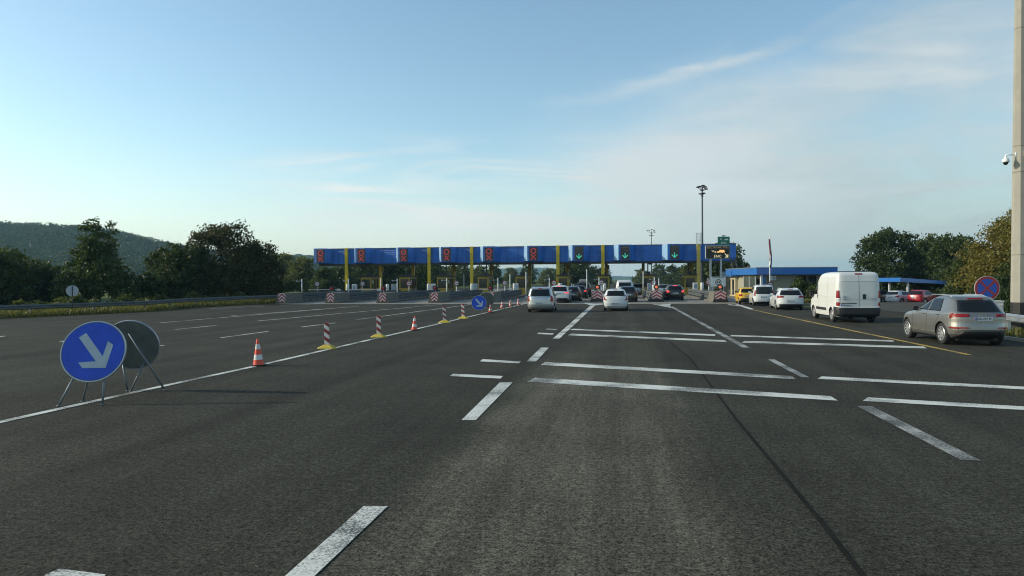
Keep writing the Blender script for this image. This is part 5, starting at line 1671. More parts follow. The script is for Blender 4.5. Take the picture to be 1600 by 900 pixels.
class Shape:
    """car body: every level z is a rounded rectangle between yr(z) and yf(z), 2 w(z) wide; y=0 at the rear bumper"""
    def __init__(s, yr, yf, w, pr=9, pf=7, q=3.2, sm=0.025):
        s.z0, s.z1 = yr[0][0], yr[-1][0]
        n = 500
        s.zz = np.linspace(s.z0, s.z1, n)
        k = max(1, int(sm/(s.z1-s.z0)*n)); ker = np.hanning(2*k+3)[1:-1]; ker /= ker.sum()

        def f(t):
            v = np.interp(s.zz, [a for a, b in t], [b for a, b in t])
            return np.convolve(np.pad(v, k, mode='edge'), ker, 'valid')
        s.a, s.b, s.c = f(yr), f(yf), f(w)
        s.pr, s.pf, s.q = pr, pf, q

    def lv(s, z):
        return np.interp(z, s.zz, s.a), np.interp(z, s.zz, s.b), np.interp(z, s.zz, s.c)

    def pt(s, phi, z):
        yr, yf, w = s.lv(z)
        yc, L = (yr+yf)/2, (yf-yr)/2
        cx, sy = math.cos(phi), math.sin(phi)
        p = s.pf if sy > 0 else s.pr
        x = w*math.copysign(abs(cx)**(2/s.q), cx)
        y = yc+L*math.copysign(abs(sy)**(2/p), sy)
        return Vector((x, y, z))

    def phi(s, kind, val, z):
        yr, yf, w = s.lv(z)
        yc, L = (yr+yf)/2, (yf-yr)/2
        if kind == 'x':                   # on the rear face
            r = min(0.9995, abs(val)/w); a = math.acos(r**(s.q/2))
            return -a if val > 0 else -(PI-a)
        if kind == 'xf':
            r = min(0.9995, abs(val)/w); a = math.acos(r**(s.q/2))
            return a if val > 0 else PI-a
        t = max(-0.9995, min(0.9995, (val-yc)/L))     # left flank (x<0)
        p = s.pf if t > 0 else s.pr
        a = math.asin(abs(t)**(p/2))
        return -(PI-a) if t < 0 else PI-a-2*PI if False else (-(PI-a) if t < 0 else (PI-a))

    def nrm(s, phi, z):
        e = 2e-3
        a = s.pt(phi+e, z)-s.pt(phi-e, z)
        b = s.pt(phi, min(z+e, s.z1))-s.pt(phi, max(z-e, s.z0))
        n = a.cross(b)
        return n.normalized() if n.length > 0 else Vector((0, -1, 0))

    def body(s, nz=64):
        ph = []
        for sg in (1, -1):
            pass
        zm = (s.z0+s.z1)/2
        # parameter samples: rear, corners, flanks, front (closed loop, ascending phi)
        S = []
        for x in np.linspace(0, 0.94, 9): S.append(math.acos(x**(s.q/2)))
        T = []
        for t in np.linspace(0.0, 0.985, 16): T.append(math.asin(t**(s.pr/2)))
        q1 = sorted(set([round(v, 6) for v in S+T+list(np.linspace(T[-1], S[-1], 7))]))
        T2 = [math.asin(t**(s.pf/2)) for t in np.linspace(0.0, 0.985, 16)]
        q2 = sorted(set([round(v, 6) for v in S+T2+list(np.linspace(T2[-1], S[-1], 7))]))
        loop = [a for a in q2]+[PI-a for a in reversed(q2) if a < PI/2-1e-4]+[PI+a for a in q1 if a > 1e-6]+[2*PI-a for a in reversed(q1) if 1e-6 < a < PI/2-1e-4]
        n = len(loop)
        zs = np.concatenate([np.linspace(s.z0, s.z1-0.06, nz-10), np.linspace(s.z1-0.055, s.z1, 10)])
        mb = MB(); vs = []
        for z in zs:
            for a in loop: vs.append(s.pt(a if a <= PI else a-2*PI, z))
        fs_ = [(j*n+k, j*n+(k+1) % n, (j+1)*n+(k+1) % n, (j+1)*n+k) for j in range(len(zs)-1) for k in range(n)]
        m_ = len(vs)
        ca = sum((Vector(v) for v in vs[:n]), Vector())/n
        cb_ = sum((Vector(v) for v in vs[-n:]), Vector())/n; cb_.z += 0.004
        vs += [ca, cb_]
        fs_ += [(m_, (k+1) % n, k) for k in range(n)]+[(m_+1, m_-n+k, m_-n+(k+1) % n) for k in range(n)]
        mb.raw(vs, fs_, 0, True)
        return mb

    def patch(s, c, off=0.006, nu=14, nv=8, thick=0.02, mb=None):
        """c: four corners (kind,val,z): bottom a, bottom b, top b, top a"""
        mb = mb or MB()
        A, B, C, D = c
        rows_o, rows_i = [], []
        for j in range(nv+1):
            v = j/nv
            ro, ri = [], []
            for i in range(nu+1):
                u = i/nu
                z = (A[2]*(1-u)+B[2]*u)*(1-v)+(D[2]*(1-u)+C[2]*u)*v
                z = min(max(z, s.z0), s.z1-0.002)
                va, vb = A[1]*(1-v)+D[1]*v, B[1]*(1-v)+C[1]*v
                if A[0] == B[0]:
                    ph = s.phi(A[0], va*(1-u)+vb*u, z)
                else:
                    # around the rear-left corner: first along the rear, then along the flank
                    yr, yf, w = s.lv(z)
                    pa = s.phi(A[0], va, z); pb = s.phi(B[0], vb, z)
                    xa = abs(va)/w
                    if u < 0.5:
                        x = va*(1-2*u)+(-0.93*w)*2*u
                        if abs(va) > 0.93*w: x = va
                        ph = s.phi('x', x, z)
                    else:
                        p0 = s.phi('x', -max(0.93*w, abs(va)), z); f = (u-0.5)*2
                        ph = p0*(1-f)+pb*f
                p = s.pt(ph, z); n = s.nrm(ph, z)
                if n.dot(Vector((p.x, (p.y-sum(s.lv(z)[:2])/2)*0.5, 0))) < 0: n = -n
                ro.append(p+n*off); ri.append(p-n*thick)
            rows_o.append(ro); rows_i.append(ri)
        w_ = nu+1
        vs = [p for r in rows_o for p in r]
        mb.raw(vs, [(j*w_+i, j*w_+i+1, (j+1)*w_+i+1, (j+1)*w_+i) for j in range(nv) for i in range(nu)], 0, True)
        ring_o = rows_o[0]+[r[-1] for r in rows_o[1:]]+rows_o[-1][-2::-1]+[r[0] for r in rows_o[-2:0:-1]]
        ring_i = rows_i[0]+[r[-1] for r in rows_i[1:]]+rows_i[-1][-2::-1]+[r[0] for r in rows_i[-2:0:-1]]
        n = len(ring_o)
        mb.raw(ring_o+ring_i, [(k, (k+1) % n, n+(k+1) % n, n+k) for k in range(n)], 0, False)
        return mb


def flip(mb):
    o = MB(); o.raw([(-x, y, z) for x, y, z in mb.v], [tuple(reversed(f)) for f in mb.f]); o.m, o.sm = list(mb.m), list(mb.sm)
    return o


def join(*mbs):
    o = MB()
    for b in mbs:
        i = len(o.v); o.v += b.v; o.f += [tuple(i+k for k in f) for f in b.f]; o.m += b.m; o.sm += b.sm
    return o


_wheel = {}


def wheel_meshes(r, w, spokes, kind):
    key = (r, w, spokes, kind)
    if key in _wheel: return _wheel[key]
    rr = r*0.66
    mb = MB(); h = w/2
    mb.lathe([(rr, -h*0.9), (rr+0.02, -h), (r-0.035, -h), (r-0.008, -h*0.8), (r, -h*0.5), (r, h*0.5), (r-0.008, h*0.8), (r-0.035, h), (rr+0.02, h), (rr, h*0.9)], 36, 0, 'x')
    t = obj('wheel', mb, M_TYRE, fix=True, sharp=50)
    mb = MB()
    # dish, rim flange and spokes on the -x side (outer face)
    mb.lathe([(rr+0.004, -h*0.93), (rr-0.022, -h*0.98), (rr-0.03, -h*0.80), (rr-0.035, h*0.5), (0.0, h*0.5)], 36, 1 if kind != 'steel' else 0, 'x')
    mb.lathe([(rr+0.004, -h*0.92), (rr-0.008, -h*1.0), (rr-0.026, -h*0.96), (rr-0.028, -h*0.7)], 36, 0, 'x')
    mb.lathe([(0.0, -h*0.90), (0.05, -h*0.90), (0.065, -h*0.78), (0.065, -h*0.2)], 20, 0, 'x')
    if kind == 'cover':
        mb.lathe([(0.04, -h*0.90), (rr*0.55, -h*0.86), (rr-0.025, -h*0.92)], 36, 0, 'x')
        for k in range(spokes):
            q = 2*PI*k/spokes
            mb.lathe([(0.0, -h*0.90), (0.028, -h*0.905)], 10, 1, 'x', (0, math.cos(q)*rr*0.72, math.sin(q)*rr*0.72))
    else:
        for k in range(spokes):
            q = 2*PI*k/spokes
            dx, dz = math.cos(q), math.sin(q); nx_, nz_ = -dz, dx
            a, b = 0.045, rr-0.015
            wa, wb = 0.030, 0.040 if spokes < 8 else 0.026
            vs = []
            for x in (-h*0.88, -h*0.55):
                for (rad, ww) in ((a, wa), (b, wb)):
                    for sg in (-1, 1):
                        vs.append((x if rad == a else x-h*0.04, dx*rad+nx_*ww*sg, dz*rad+nz_*ww*sg))
            mb.raw(vs, [(0, 1, 3, 2), (4, 6, 7, 5), (0, 2, 6, 4), (1, 5, 7, 3), (0, 4, 5, 1), (2, 3, 7, 6)])
    rm = obj('rim', mb, [M_RIM if kind != 'steel' else M_STEEL, M_DARK], sharp=40)
    d = (t.data, rm.data)
    bpy.data.objects.remove(t); bpy.data.objects.remove(rm)
    _wheel[key] = d
    return d


def make_car(name, label, cat, sp, paint, loc, heading, group=None, brake=False, plate=None, detail=2):
    """sp: dict of the body; loc = ground point under the middle of the car; heading: angle of travel from +Y, clockwise"""
    L, W, wb, ro, wr = sp['L'], sp['W'], sp['wb'], sp['ro'], sp['wr']
    S = sp['shape']
    t = thing(name, label, cat, loc, -heading, group)
    off = Vector((0, -L/2, 0))
    ya = (ro, ro+wb)

    def part(nm, mb, m, parent=None, sharp=None, **k):
        if parent is None:
            mb.v = [(x, y-L/2, z) for x, y, z in mb.v]
        o = obj(nm, mb, m, parent or t, sharp=sharp, **k)
        return o

    def sub(nm, mb, m, parent):
        mb.v = [(x, y-L/2, z) for x, y, z in mb.v]
        return obj(nm, mb, m, parent)
    # body with wheel arches cut out
    body = obj('body', S.body(), [paint, M_BLACK])
    cut = MB(); ra = wr*1.13
    for y in ya:
        for sg in (-1, 1):
            cut.cyl((sg*(W/2-0.30), y, wr), (sg*(W/2+0.3), y, wr), ra, ra, 40)
    co = obj('cut', cut, M_BLACK)
    md = body.modifiers.new('b', 'BOOLEAN'); md.operation = 'DIFFERENCE'; md.solver = 'EXACT'; md.object = co
    bpy.context.view_layer.update()
    dg = bpy.context.evaluated_depsgraph_get()
    me = bpy.data.meshes.new_from_object(body.evaluated_get(dg))
    me.name = 'body'
    bpy.data.objects.remove(body); bpy.data.objects.remove(co)
    me.materials.clear(); me.materials.append(paint); me.materials.append(M_BLACK)
    for p in me.polygons:
        c = p.center
        p.material_index = 0
        p.use_smooth = True
        for y in ya:
            if math.hypot(c.y-y, c.z-wr) < ra*1.001: p.material_index = 1
        if c.z < S.z0+0.01: p.material_index = 1
    for v in me.vertices: v.co.y -= L/2
    me.set_sharp_from_angle(angle=R(40))
    body = bpy.data.objects.new('body', me); COL.objects.link(body); body.parent = t
    # wheels
    tm, rm = wheel_meshes(wr, sp.get('tw', 0.20), sp.get('spokes', 5), sp.get('wkind', 'alloy'))
    for y in ya:
        for sg in (-1, 1):
            o = bpy.data.objects.new('wheel', tm); COL.objects.link(o); o.parent = t
            o.location = (sg*(W/2-sp.get('tw', 0.2)/2-0.035), y-L/2, wr)
            if sg > 0: o.rotation_euler = (0, 0, PI)
            r_ = bpy.data.objects.new('rim', rm); COL.objects.link(r_); r_.parent = o
    # glass
    for nm, c in sp['glass']:
        mb = S.patch(c)
        part(nm, mb, M_GLASS)
        if c[0][0] == 'y': part(nm, flip(S.patch(c)), M_GLASS)
    for nm, m, c in sp.get('skin', ()):
        mm = m if not isinstance(m, str) else {'paint': paint}[m]
        mb = S.patch(c, 0.010)
        part(nm, mb, mm)
        if c[0][0] == 'y' or c[0][0] != c[1][0]: part(nm, flip(S.patch(c, 0.010)), mm)
    for nm, c in sp['lights']:
        mb = S.patch(c, 0.014, 16, 6)
        m = M_LAMPON if (brake and nm in ('tail_light', 'third_brake_light')) else M_LAMPR
        if nm == 'clear_lamp': m = M_CLEAR
        part(nm, mb, m)
        if nm != 'third_brake_light': part(nm, flip(S.patch(c, 0.014, 16, 6)), m)
    # seams as thin dark strips
    if sp.get('seams'):
        mb = MB(); mb2 = MB()
        for c in sp['seams']:
            S.patch(c, 0.003, 6 if c[0][2] == c[1][2] else 1, 14, 0.004, mb)
        j = join(mb, flip(mb)) if sp.get('mirror_seams', True) else mb
        part('door_gaps', j, M_DARK)
    # plate
    px_, pz_ = sp['plate']
    yr = S.pt(S.phi('x', px_ if abs(px_) > 0.02 else 0.02, pz_), pz_)
    mb = MB(); mb.box((px_, yr.y-0.016, pz_), (0.52, 0.012, 0.115)); pl = part('number_plate', mb, M_PLATE)
    mb = MB(); mb.box((px_-0.235, yr.y-0.0235, pz_), (0.042, 0.004, 0.108)); sub('plate_band', mb, M_PLATEB, pl)
    if plate:
        text('plate_lettering', plate, 0.098, M_INK, pl, (px_+0.02, yr.y-0.0235-L/2, pz_), bold=0.002)
    else:
        mb = MB()
        for k, wd in enumerate((0.05, 0.045, 0.05, 0.05, 0.045, 0.05)):
            mb.box((px_-0.165+0.066*k, yr.y-0.0235, pz_), (wd*0.7, 0.004, 0.07))
        sub('plate_marks', mb, mat('worn_ink', (0.12, 0.12, 0.13), .6), pl)
    # mirrors, handles, rails
    if 'mirror' in sp:
        my, mz, mw, mh = sp['mirror']
        for sg in (-1, 1):
            xw = S.pt(S.phi('y', my, mz), mz).x
            mb = MB(); mb.box((sg*(abs(xw)+mw*0.55), my, mz+0.04), (mw, 0.12, mh)); mb.box((sg*(abs(xw)+0.03), my, mz-0.03), (0.10, 0.08, 0.05))
            part('mirror', mb, sp.get('mirror_mat', M_DARK) if sp.get('mirror_mat') != 'paint' else paint, bevel=0.03)
    for (hy, hz) in sp.get('handles', ()):
        for sg in (-1, 1):
            xw = abs(S.pt(S.phi('y', hy, hz), hz).x)
            mb = MB(); mb.box((sg*(xw+0.018), hy, hz), (0.03, 0.17, 0.032)); part('door_handle', mb, sp.get('handle_mat', paint), bevel=0.008)
    if 'rails' in sp:
        y0, y1, m = sp['rails']
        for sg in (-1, 1):
            mb = MB(); pts = []
            for k in range(9):
                y = y0+(y1-y0)*k/8
                zt = S.z1
                # find the height of the roof near its edge
                z = S.z1-0.05; x = sg*S.lv(z)[2]*0.93
                pts.append((x, y, z+0.045 if 0 < k < 8 else z))
            mb.tube(pts, 0.018, 8); part('roof_rail', mb, m)
    for nm, m, mbf in sp.get('extra', ()):
        part(nm, mbf(), m if m != 'paint' else paint, bevel=0.0)
    # dark underbody
    mb = MB(); mb.box((0, L/2, S.z0+0.02), (W*0.66, L*0.82, 0.16)); mb.cyl((W*0.26, 0.25, S.z0-0.02), (W*0.26, 0.75, S.z0-0.02), 0.07)
    part('underbody', mb, M_BLACK)
    return t


def spec(L, W, H, wb, ro, wr, belt, clear=0.20, rr=0.35, cowl=None, wtop=0.72, hood=None, nose=0.05, roofback=0.45, spokes=5, wkind='alloy', wsh=0.95):
    """a small family of everyday bodies from a few numbers"""
    cowl = cowl or L*0.70
    hood = hood or belt-0.10
    hw = W/2
    yr = [(clear, .20), (clear+.14, .03), (0.52, 0), (belt*0.86, .015), (belt, .05), (belt+.05, .08), (H-.13, rr), (H-.06, rr+.10), (H-.02, rr+.30), (H, rr+roofback)]
    yf = [(clear, L-.16), (.42, L), (hood-.14, L-nose), (hood-.04, L-.30), (hood+.01, L-.55), (belt-.02, cowl+.18), (belt+.04, cowl), (H-.10, cowl-wsh), (H-.04, cowl-wsh-.28), (H-.015, cowl-wsh-.5), (H, cowl-wsh-.8)]
    w = [(clear, hw-.07), (.40, hw-.012), (belt*0.8, hw), (belt, hw-.03), (belt+.05, hw-.05), (H-.12, hw*wtop), (H-.06, hw*wtop-.06), (H-.02, hw*wtop-.16), (H, hw*wtop-.30)]
    S = Shape(yr, yf, w)
    zb, zt = belt+.07, H-.155
    def ywind(z): return float(S.lv(z)[1])
    def yrear(z): return float(S.lv(z)[0])
    B = ro+wb*0.52
    wbm = float(S.lv(zb)[2]); wtm = float(S.lv(zt)[2])
    glass = [('rear_window', [('x', -(wbm-.12), zb+.0), ('x', wbm-.12, zb+.0), ('x', wtm-.07, zt+.02), ('x', -(wtm-.07), zt+.02)]),
             ('windscreen', [('xf', wbm-.10, zb), ('xf', -(wbm-.10), zb), ('xf', -(wtm-.06), zt), ('xf', wtm-.06, zt)]),
             ('side_window', [('y', B+.03, zb-.03), ('y', ywind(zb)-.30, zb-.03), ('y', ywind(zt)-.16, zt), ('y', B+.03, zt)]),
             ('side_window', [('y', ro+.12, zb-.03), ('y', B-.04, zb-.03), ('y', B-.04, zt), ('y', max(ro+.16, yrear(zt)+.48), zt)])]
    seams = [[('y', B-.008, .32), ('y', B+.008, .32), ('y', B+.008, zb-.06), ('y', B-.008, zb-.06)],
             [('y', cowl+.02, .36), ('y', cowl+.036, .36), ('y', cowl-.02, belt), ('y', cowl-.036, belt)],
             [('y', ro+wr*1.13+.05, .42), ('y', ro+wr*1.13+.066, .42), ('y', ro+.16, zb-.06), ('y', ro+.144, zb-.06)]]
    sp = dict(L=L, W=W, H=H, wb=wb, ro=ro, wr=wr, shape=S, glass=glass, seams=seams, spokes=spokes, wkind=wkind,
              plate=(0, belt*0.74), mirror=(cowl-.30, belt+.06, .17, .13), mirror_mat='paint', handles=((B+.16, belt-.10), (ro+.42, belt-.09)),
              lights=[], skin=[])
    return sp


def tail(sp, xi, zi0, zi1, zo0, zo1, dy):
    return ('tail_light', [('x', -xi, zi0), ('y', dy, zo0), ('y', dy, zo1), ('x', -xi, zi1)])


def third(sp, z0, z1, hw):
    return ('third_brake_light', [('x', -hw, z0), ('x', hw, z0), ('x', hw, z1), ('x', -hw, z1)])


def lower_bumper(S, x, z0, z1, inset=0.1):
    return [('x', -x, z0), ('x', x, z0), ('x', x-inset, z1), ('x', -(x-inset), z1)]


def rear_place(RL, FL_, sp, heading=None):
    """middle ground point and heading from the ground contacts of the rear-left and front-left wheels"""
    a, b = RL, FL_
    d = (b-a); h = math.atan2(d.x, d.y) if heading is None else heading
    u = Vector((math.sin(h), math.cos(h), 0)); r = Vector((u.y, -u.x, 0))
    mid = a+r*(sp['W']/2-0.12)+u*(sp['L']/2-sp['ro'])
    return mid, h


def centre_place(px, py, sp, h):
    """px,py: ground pixel in the middle between the rear wheels"""
    g = G(px, py); u = Vector((math.sin(h), math.cos(h), 0))
    return g+u*(sp['L']/2-sp['ro']), h


P_CHAMP = paintmat('champagne_metallic', (0.245, 0.237, 0.222), 0.65, 0.34)
P_WHITE = paintmat('white_car_paint', (0.60, 0.61, 0.61), 0.0, 0.35)
P_VAN = paintmat('white_van_paint', (0.62, 0.62, 0.60), 0.0, 0.42, 0.5)
P_SILV = paintmat('silver_metallic', (0.46, 0.48, 0.49), 0.7, 0.34)
P_BLACK = paintmat('black_car_paint', (0.012, 0.013, 0.016), 0.2, 0.3)
P_DKBLUE = paintmat('dark_blue_paint', (0.016, 0.022, 0.034), 0.3, 0.3)
P_GREY = paintmat('dark_grey_metallic', (0.045, 0.048, 0.052), 0.6, 0.34)
P_YEL = paintmat('faded_yellow_paint', (0.62, 0.36, 0.015), 0.0, 0.45, 0.3)
P_REDC = paintmat('red_car_paint', (0.38, 0.012, 0.025), 0.1, 0.3)
P_WARM = paintmat('pearl_white_paint', (0.60, 0.61, 0.62), 0.15, 0.34)

# ---- the champagne SUV on the right
L, W, H = 4.39, 1.83, 1.60
yr = [(.22, .30), (.36, .06), (.50, 0), (.62, .01), (.74, .03), (.90, .035), (1.02, .09), (1.08, .14), (1.42, .47), (1.50, .56), (1.555, .70), (1.585, .92), (1.60, 1.2)]
yf = [(.22, 4.22), (.45, 4.39), (.75, 4.34), (.88, 4.20), (.96, 3.85), (1.02, 3.30), (1.07, 3.06), (1.48, 2.16), (1.545, 1.92), (1.58, 1.7), (1.60, 1.5)]
w = [(.22, .83), (.36, .895), (.60, .915), (.86, .905), (1.0, .885), (1.07, .855), (1.46, .655), (1.53, .59), (1.575, .48), (1.60, .33)]
S = Shape(yr, yf, w, 8, 6, 3.0)
suv = dict(L=L, W=W, H=H, wb=2.60, ro=.88, wr=.352, tw=.235, shape=S, spokes=10, plate=(0, .865), mirror=(2.82, 1.06, .19, .15), mirror_mat=M_DARK,
           handles=((2.15, .955), (1.12, .965)), rails=(0.95, 2.45, M_STEEL))
suv['glass'] = [('rear_window', [('x', -.67, 1.07), ('x', .67, 1.07), ('x', .545, 1.445), ('x', -.545, 1.445)]),
                ('windscreen', [('xf', .70, 1.10), ('xf', -.70, 1.10), ('xf', -.56, 1.46), ('xf', .56, 1.46)]),
                ('side_window', [('y', 1.92, 1.075), ('y', 2.86, 1.085), ('y', 2.20, 1.475), ('y', 1.95, 1.485)]),
                ('side_window', [('y', 0.98, 1.075), ('y', 1.86, 1.075), ('y', 1.89, 1.485), ('y', 1.20, 1.475)])]
suv['lights'] = [('tail_light', [('x', -.40, .935), ('y', .36, .86), ('y', .30, 1.035), ('x', -.38, 1.005)]), third(suv, 1.47, 1.505, .23),
                 ('reflector', [('x', -.42, .565), ('y', .14, .545), ('y', .14, .60), ('x', -.42, .60)])]
suv['skin'] = [('lower_bumper', M_DARK, [('x', -.80, .225), ('x', .80, .225), ('x', .58, .47), ('x', -.58, .47)]),
               ('sill', M_DARK, [('y', 1.32, .225), ('y', 2.98, .225), ('y', 2.98, .285), ('y', 1.32, .285)]),
               ('sill_trim', M_CHROME, [('y', 1.36, .36), ('y', 2.94, .36), ('y', 2.94, .372), ('y', 1.36, .372)])]
suv['seams'] = [[('y', 1.885, .32), ('y', 1.897, .32), ('y', 1.897, 1.05), ('y', 1.885, 1.05)],
                [('y', 2.95, .40), ('y', 2.962, .40), ('y', 3.00, 1.0), ('y', 2.988, 1.0)],
                [('y', 1.31, .52), ('y', 1.322, .52), ('y', 0.96, 1.05), ('y', 0.948, 1.05)],
                [('x', -.70, .735), ('x', -.02, .735), ('x', -.02, .745), ('x', -.70, .745)],
                [('x', -.60, .50), ('x', -.02, .50), ('x', -.02, .507), ('x', -.60, .507)]]


def rings():
    mb = MB(); yy = S.pt(S.phi('x', .02, 1.0), 1.0).y
    for k in range(4):
        mb.ringplate(.027, .037, yy-.018, yy-.006, -0.085+0.056*k, 1.0, n=18)
    return mb


suv['extra'] = [('rings_emblem', M_CHROME, rings)]
loc, h = rear_place(G(1474.5, 537.5), G(1423.0, 526.6), suv, R(7.0))
make_car('suv', 'champagne metallic suv at the right, below the red and blue no stopping sign', 'car', suv, P_CHAMP, loc, h, plate='DA 757 FL')

# ---- the white van
L, W, H = 5.0, 2.04, 2.46
yr = [(.30, .10), (.40, 0), (.74, 0), (.76, .06), (1.3, .065), (2.0, .10), (2.30, .16), (2.39, .22), (2.44, .36), (2.46, .60)]
yf = [(.30, 4.85), (.60, 5.0), (1.0, 4.88), (1.16, 4.55), (1.28, 4.25), (1.9, 3.72), (2.2, 3.40), (2.36, 3.05), (2.43, 2.6), (2.46, 2.2)]
w = [(.30, .97), (.6, 1.02), (1.25, 1.02), (1.9, .99), (2.25, .955), (2.37, .92), (2.435, .84), (2.46, .70)]
S2 = Shape(yr, yf, w, 26, 9, 9.0, 0.018)
van = dict(L=L, W=W, H=H, wb=3.05, ro=1.02, wr=.345, tw=.22, shape=S2, spokes=8, wkind='cover', plate=(-.58, .845), mirror=(4.05, 1.30, .24, .34), mirror_mat=M_DARK)
van['glass'] = [('windscreen', [('xf', .86, 1.36), ('xf', -.86, 1.36), ('xf', -.80, 2.06), ('xf', .80, 2.06)]),
                ('side_window', [('y', 3.28, 1.32), ('y', 4.12, 1.30), ('y', 3.70, 1.86), ('y', 3.28, 1.92)])]
van['lights'] = [('tail_light', [('x', -.88, 1.20), ('y', .22, 1.20), ('y', .22, 1.56), ('x', -.90, 1.56)]),
                 ('clear_lamp', [('x', -.88, .98), ('y', .22, .98), ('y', .22, 1.195), ('x', -.88, 1.195)]),
                 ('tail_light', [('x', -.88, .82), ('y', .22, .82), ('y', .22, .975), ('x', -.88, .975)]),
                 third(van, 2.325, 2.38, .165)]
van['skin'] = [('rear_bumper', M_DARK, [('x', -1.0, .305), ('x', 1.0, .305), ('x', 1.0, .735), ('x', -1.0, .735)]),
               ('bumper_corner', M_DARK, [('x', -.86, .32), ('y', .58, .32), ('y', .58, .77), ('x', -.86, .73)]),
               ('side_trim', M_DARK, [('y', 1.75, .54), ('y', 3.50, .54), ('y', 3.50, .68), ('y', 1.75, .68)]),
               ('handle_strip', M_DARK, [('x', -.83, .925), ('x', -.12, .925), ('x', -.12, .965), ('x', -.83, .965)]),
               ('door_handle', M_DARK, [('x', .16, 1.14), ('x', .31, 1.14), ('x', .31, 1.38), ('x', .16, 1.38)]),
               ('door_handle', M_DARK, [('y', 3.20, 1.12), ('y', 3.28, 1.12), ('y', 3.28, 1.34), ('y', 3.20, 1.34)])]
van['seams'] = [[('x', -.006, .76), ('x', .006, .76), ('x', .006, 2.30), ('x', -.006, 2.30)],
                [('x', -.90, 1.985), ('x', -.01, 1.985), ('x', -.01, 1.993), ('x', -.90, 1.993)],
                [('x', -.92, 1.105), ('x', -.01, 1.105), ('x', -.01, 1.112), ('x', -.92, 1.112)],
                [('y', 3.14, .70), ('y', 3.15, .70), ('y', 3.15, 2.0), ('y', 3.14, 2.0)],
                [('y', 1.60, .70), ('y', 1.608, .70), ('y', 1.608, 2.1), ('y', 1.60, 2.1)],
                [('y', 1.60, 1.24), ('y', 3.12, 1.24), ('y', 3.12, 1.246), ('y', 1.60, 1.246)]]


def vanmarks():
    mb = MB(); y = S2.pt(S2.phi('x', -.68, 1.25), 1.25).y
    for dz in (0, .055):
        for sg in (1, -1):
            mb.plate([(-.68, 1.27+dz), (-.68+sg*.085, 1.215+dz), (-.68+sg*.085, 1.185+dz), (-.68, 1.24+dz)], y-.018, y-.004)
    return mb


def vantext():
    mb = MB(); y = S2.pt(S2.phi('x', .68, 1.17), 1.17).y
    for k in range(6): mb.box((.53+.058*k, y-.010, 1.165), (.042, .010, .035))
    for k in range(5): mb.box((-.76+.04*k, y-.010, 1.135), (.028, .010, .026))
    return mb


van['extra'] = [('chevron_emblem', M_STEEL, vanmarks), ('door_script', M_STEEL, vantext)]
loc, h = rear_place(G(1302, 502.6), G(1272.7, 497.2), van, R(7.5))
make_car('delivery_van', 'tall white panel van with closed rear doors, between the office and the carport', 'van', van, P_VAN, loc, h)

# ---- the others
sp = spec(4.56, 1.80, 1.47, 2.70, .98, .325, .93, .19, .40, 3.15, .72)
sp['lights'] = [tail(sp, .48, .86, .955, .80, .99, .42), third(sp, 1.37, 1.395, .16)]
zb = 1.02
sp['skin'] = [('lower_bumper', M_DARK, lower_bumper(sp['shape'], .84, .20, .42))]
sp['plate'] = (0, .62); sp['rails'] = (0.7, 2.5, M_WHITE)
loc, h = rear_place(G(1214, 483.8), G(1200.4, 481.4), sp, R(12))
make_car('estate_car', 'white estate car with dark lower bumper, just left of the white van', 'car', sp, P_WHITE, loc, h)

sp = spec(3.90, 1.66, 1.64, 2.50, .62, .30, .93, .19, .14, 2.95, .80)
sp['lights'] = [tail(sp, .63, .80, 1.18, .80, 1.22, .20), third(sp, 1.53, 1.56, .14)]
sp['glass'][0] = ('rear_window', [('x', -.66, .93), ('x', .66, .93), ('x', .58, 1.48), ('x', -.58, 1.48)])
sp['skin'] = [('lower_bumper', M_DARK, lower_bumper(sp['shape'], .76, .20, .34))]
sp['plate'] = (0, .70)
loc, h = rear_place(G(1178, 477.6), G(1170, 476.2), sp, R(12))
make_car('compact_van', 'small boxy white car between the yellow car and the white estate car', 'car', sp, P_WHITE, loc, h)

sp = spec(3.70, 1.56, 1.40, 2.30, .62, .28, .88, .18, .30, 2.70, .74, wkind='cover', spokes=8)
sp['lights'] = [tail(sp, .50, .66, .84, .66, .84, .12)]
sp['skin'] = [('lower_bumper', M_DARK, lower_bumper(sp['shape'], .74, .19, .50, .02))]
sp['plate'] = (0, .66); sp['mirror_mat'] = M_DARK
loc, h = rear_place(G(1155.4, 474.6), G(1150, 473.6), sp, R(11))
make_car('yellow_hatchback', 'old yellow hatchback at the front of the right hand queue, beside the cream wall', 'car', sp, P_YEL, loc, h)

HD = R(8.5)
sp = spec(4.47, 1.80, 1.66, 2.70, .85, .315, .99, .20, .32, 3.30, .78, wsh=1.05)
sp['lights'] = [tail(sp, .69, .74, 1.04, .70, 1.10, .22), third(sp, 1.55, 1.585, .12)]
sp['glass'][0] = ('rear_window', [('x', -.68, 1.06), ('x', .68, 1.06), ('x', .56, 1.51), ('x', -.56, 1.51)])
sp['seams'].append([('x', -.74, .66), ('x', -.01, .66), ('x', -.01, .668), ('x', -.74, .668)])
sp['plate'] = (0, .60); sp['rails'] = (0.8, 2.6, M_STEEL)
loc, h = centre_place(845.3, 487.4, sp, R(7.5))
make_car('minivan', 'silver minivan at the end of the queue, right of the farthest cone', 'car', sp, P_SILV, loc, h)

sp = spec(3.94, 1.70, 1.49, 2.52, .66, .30, .95, .19, .30, 2.85, .74)
sp['lights'] = [tail(sp, .60, .72, .76, .80, 1.10, .20), third(sp, 1.40, 1.43, .12)]
sp['plate'] = (0, .52)
sp['glass'][0] = ('rear_window', [('x', -.60, 1.02), ('x', .60, 1.02), ('x', .53, 1.36), ('x', -.53, 1.36)])
loc, h = centre_place(962, 485.6, sp, R(8))
make_car('hatchback', 'small white hatchback in the middle lane, right of the long white lane line', 'car', sp, P_WHITE, loc, h)

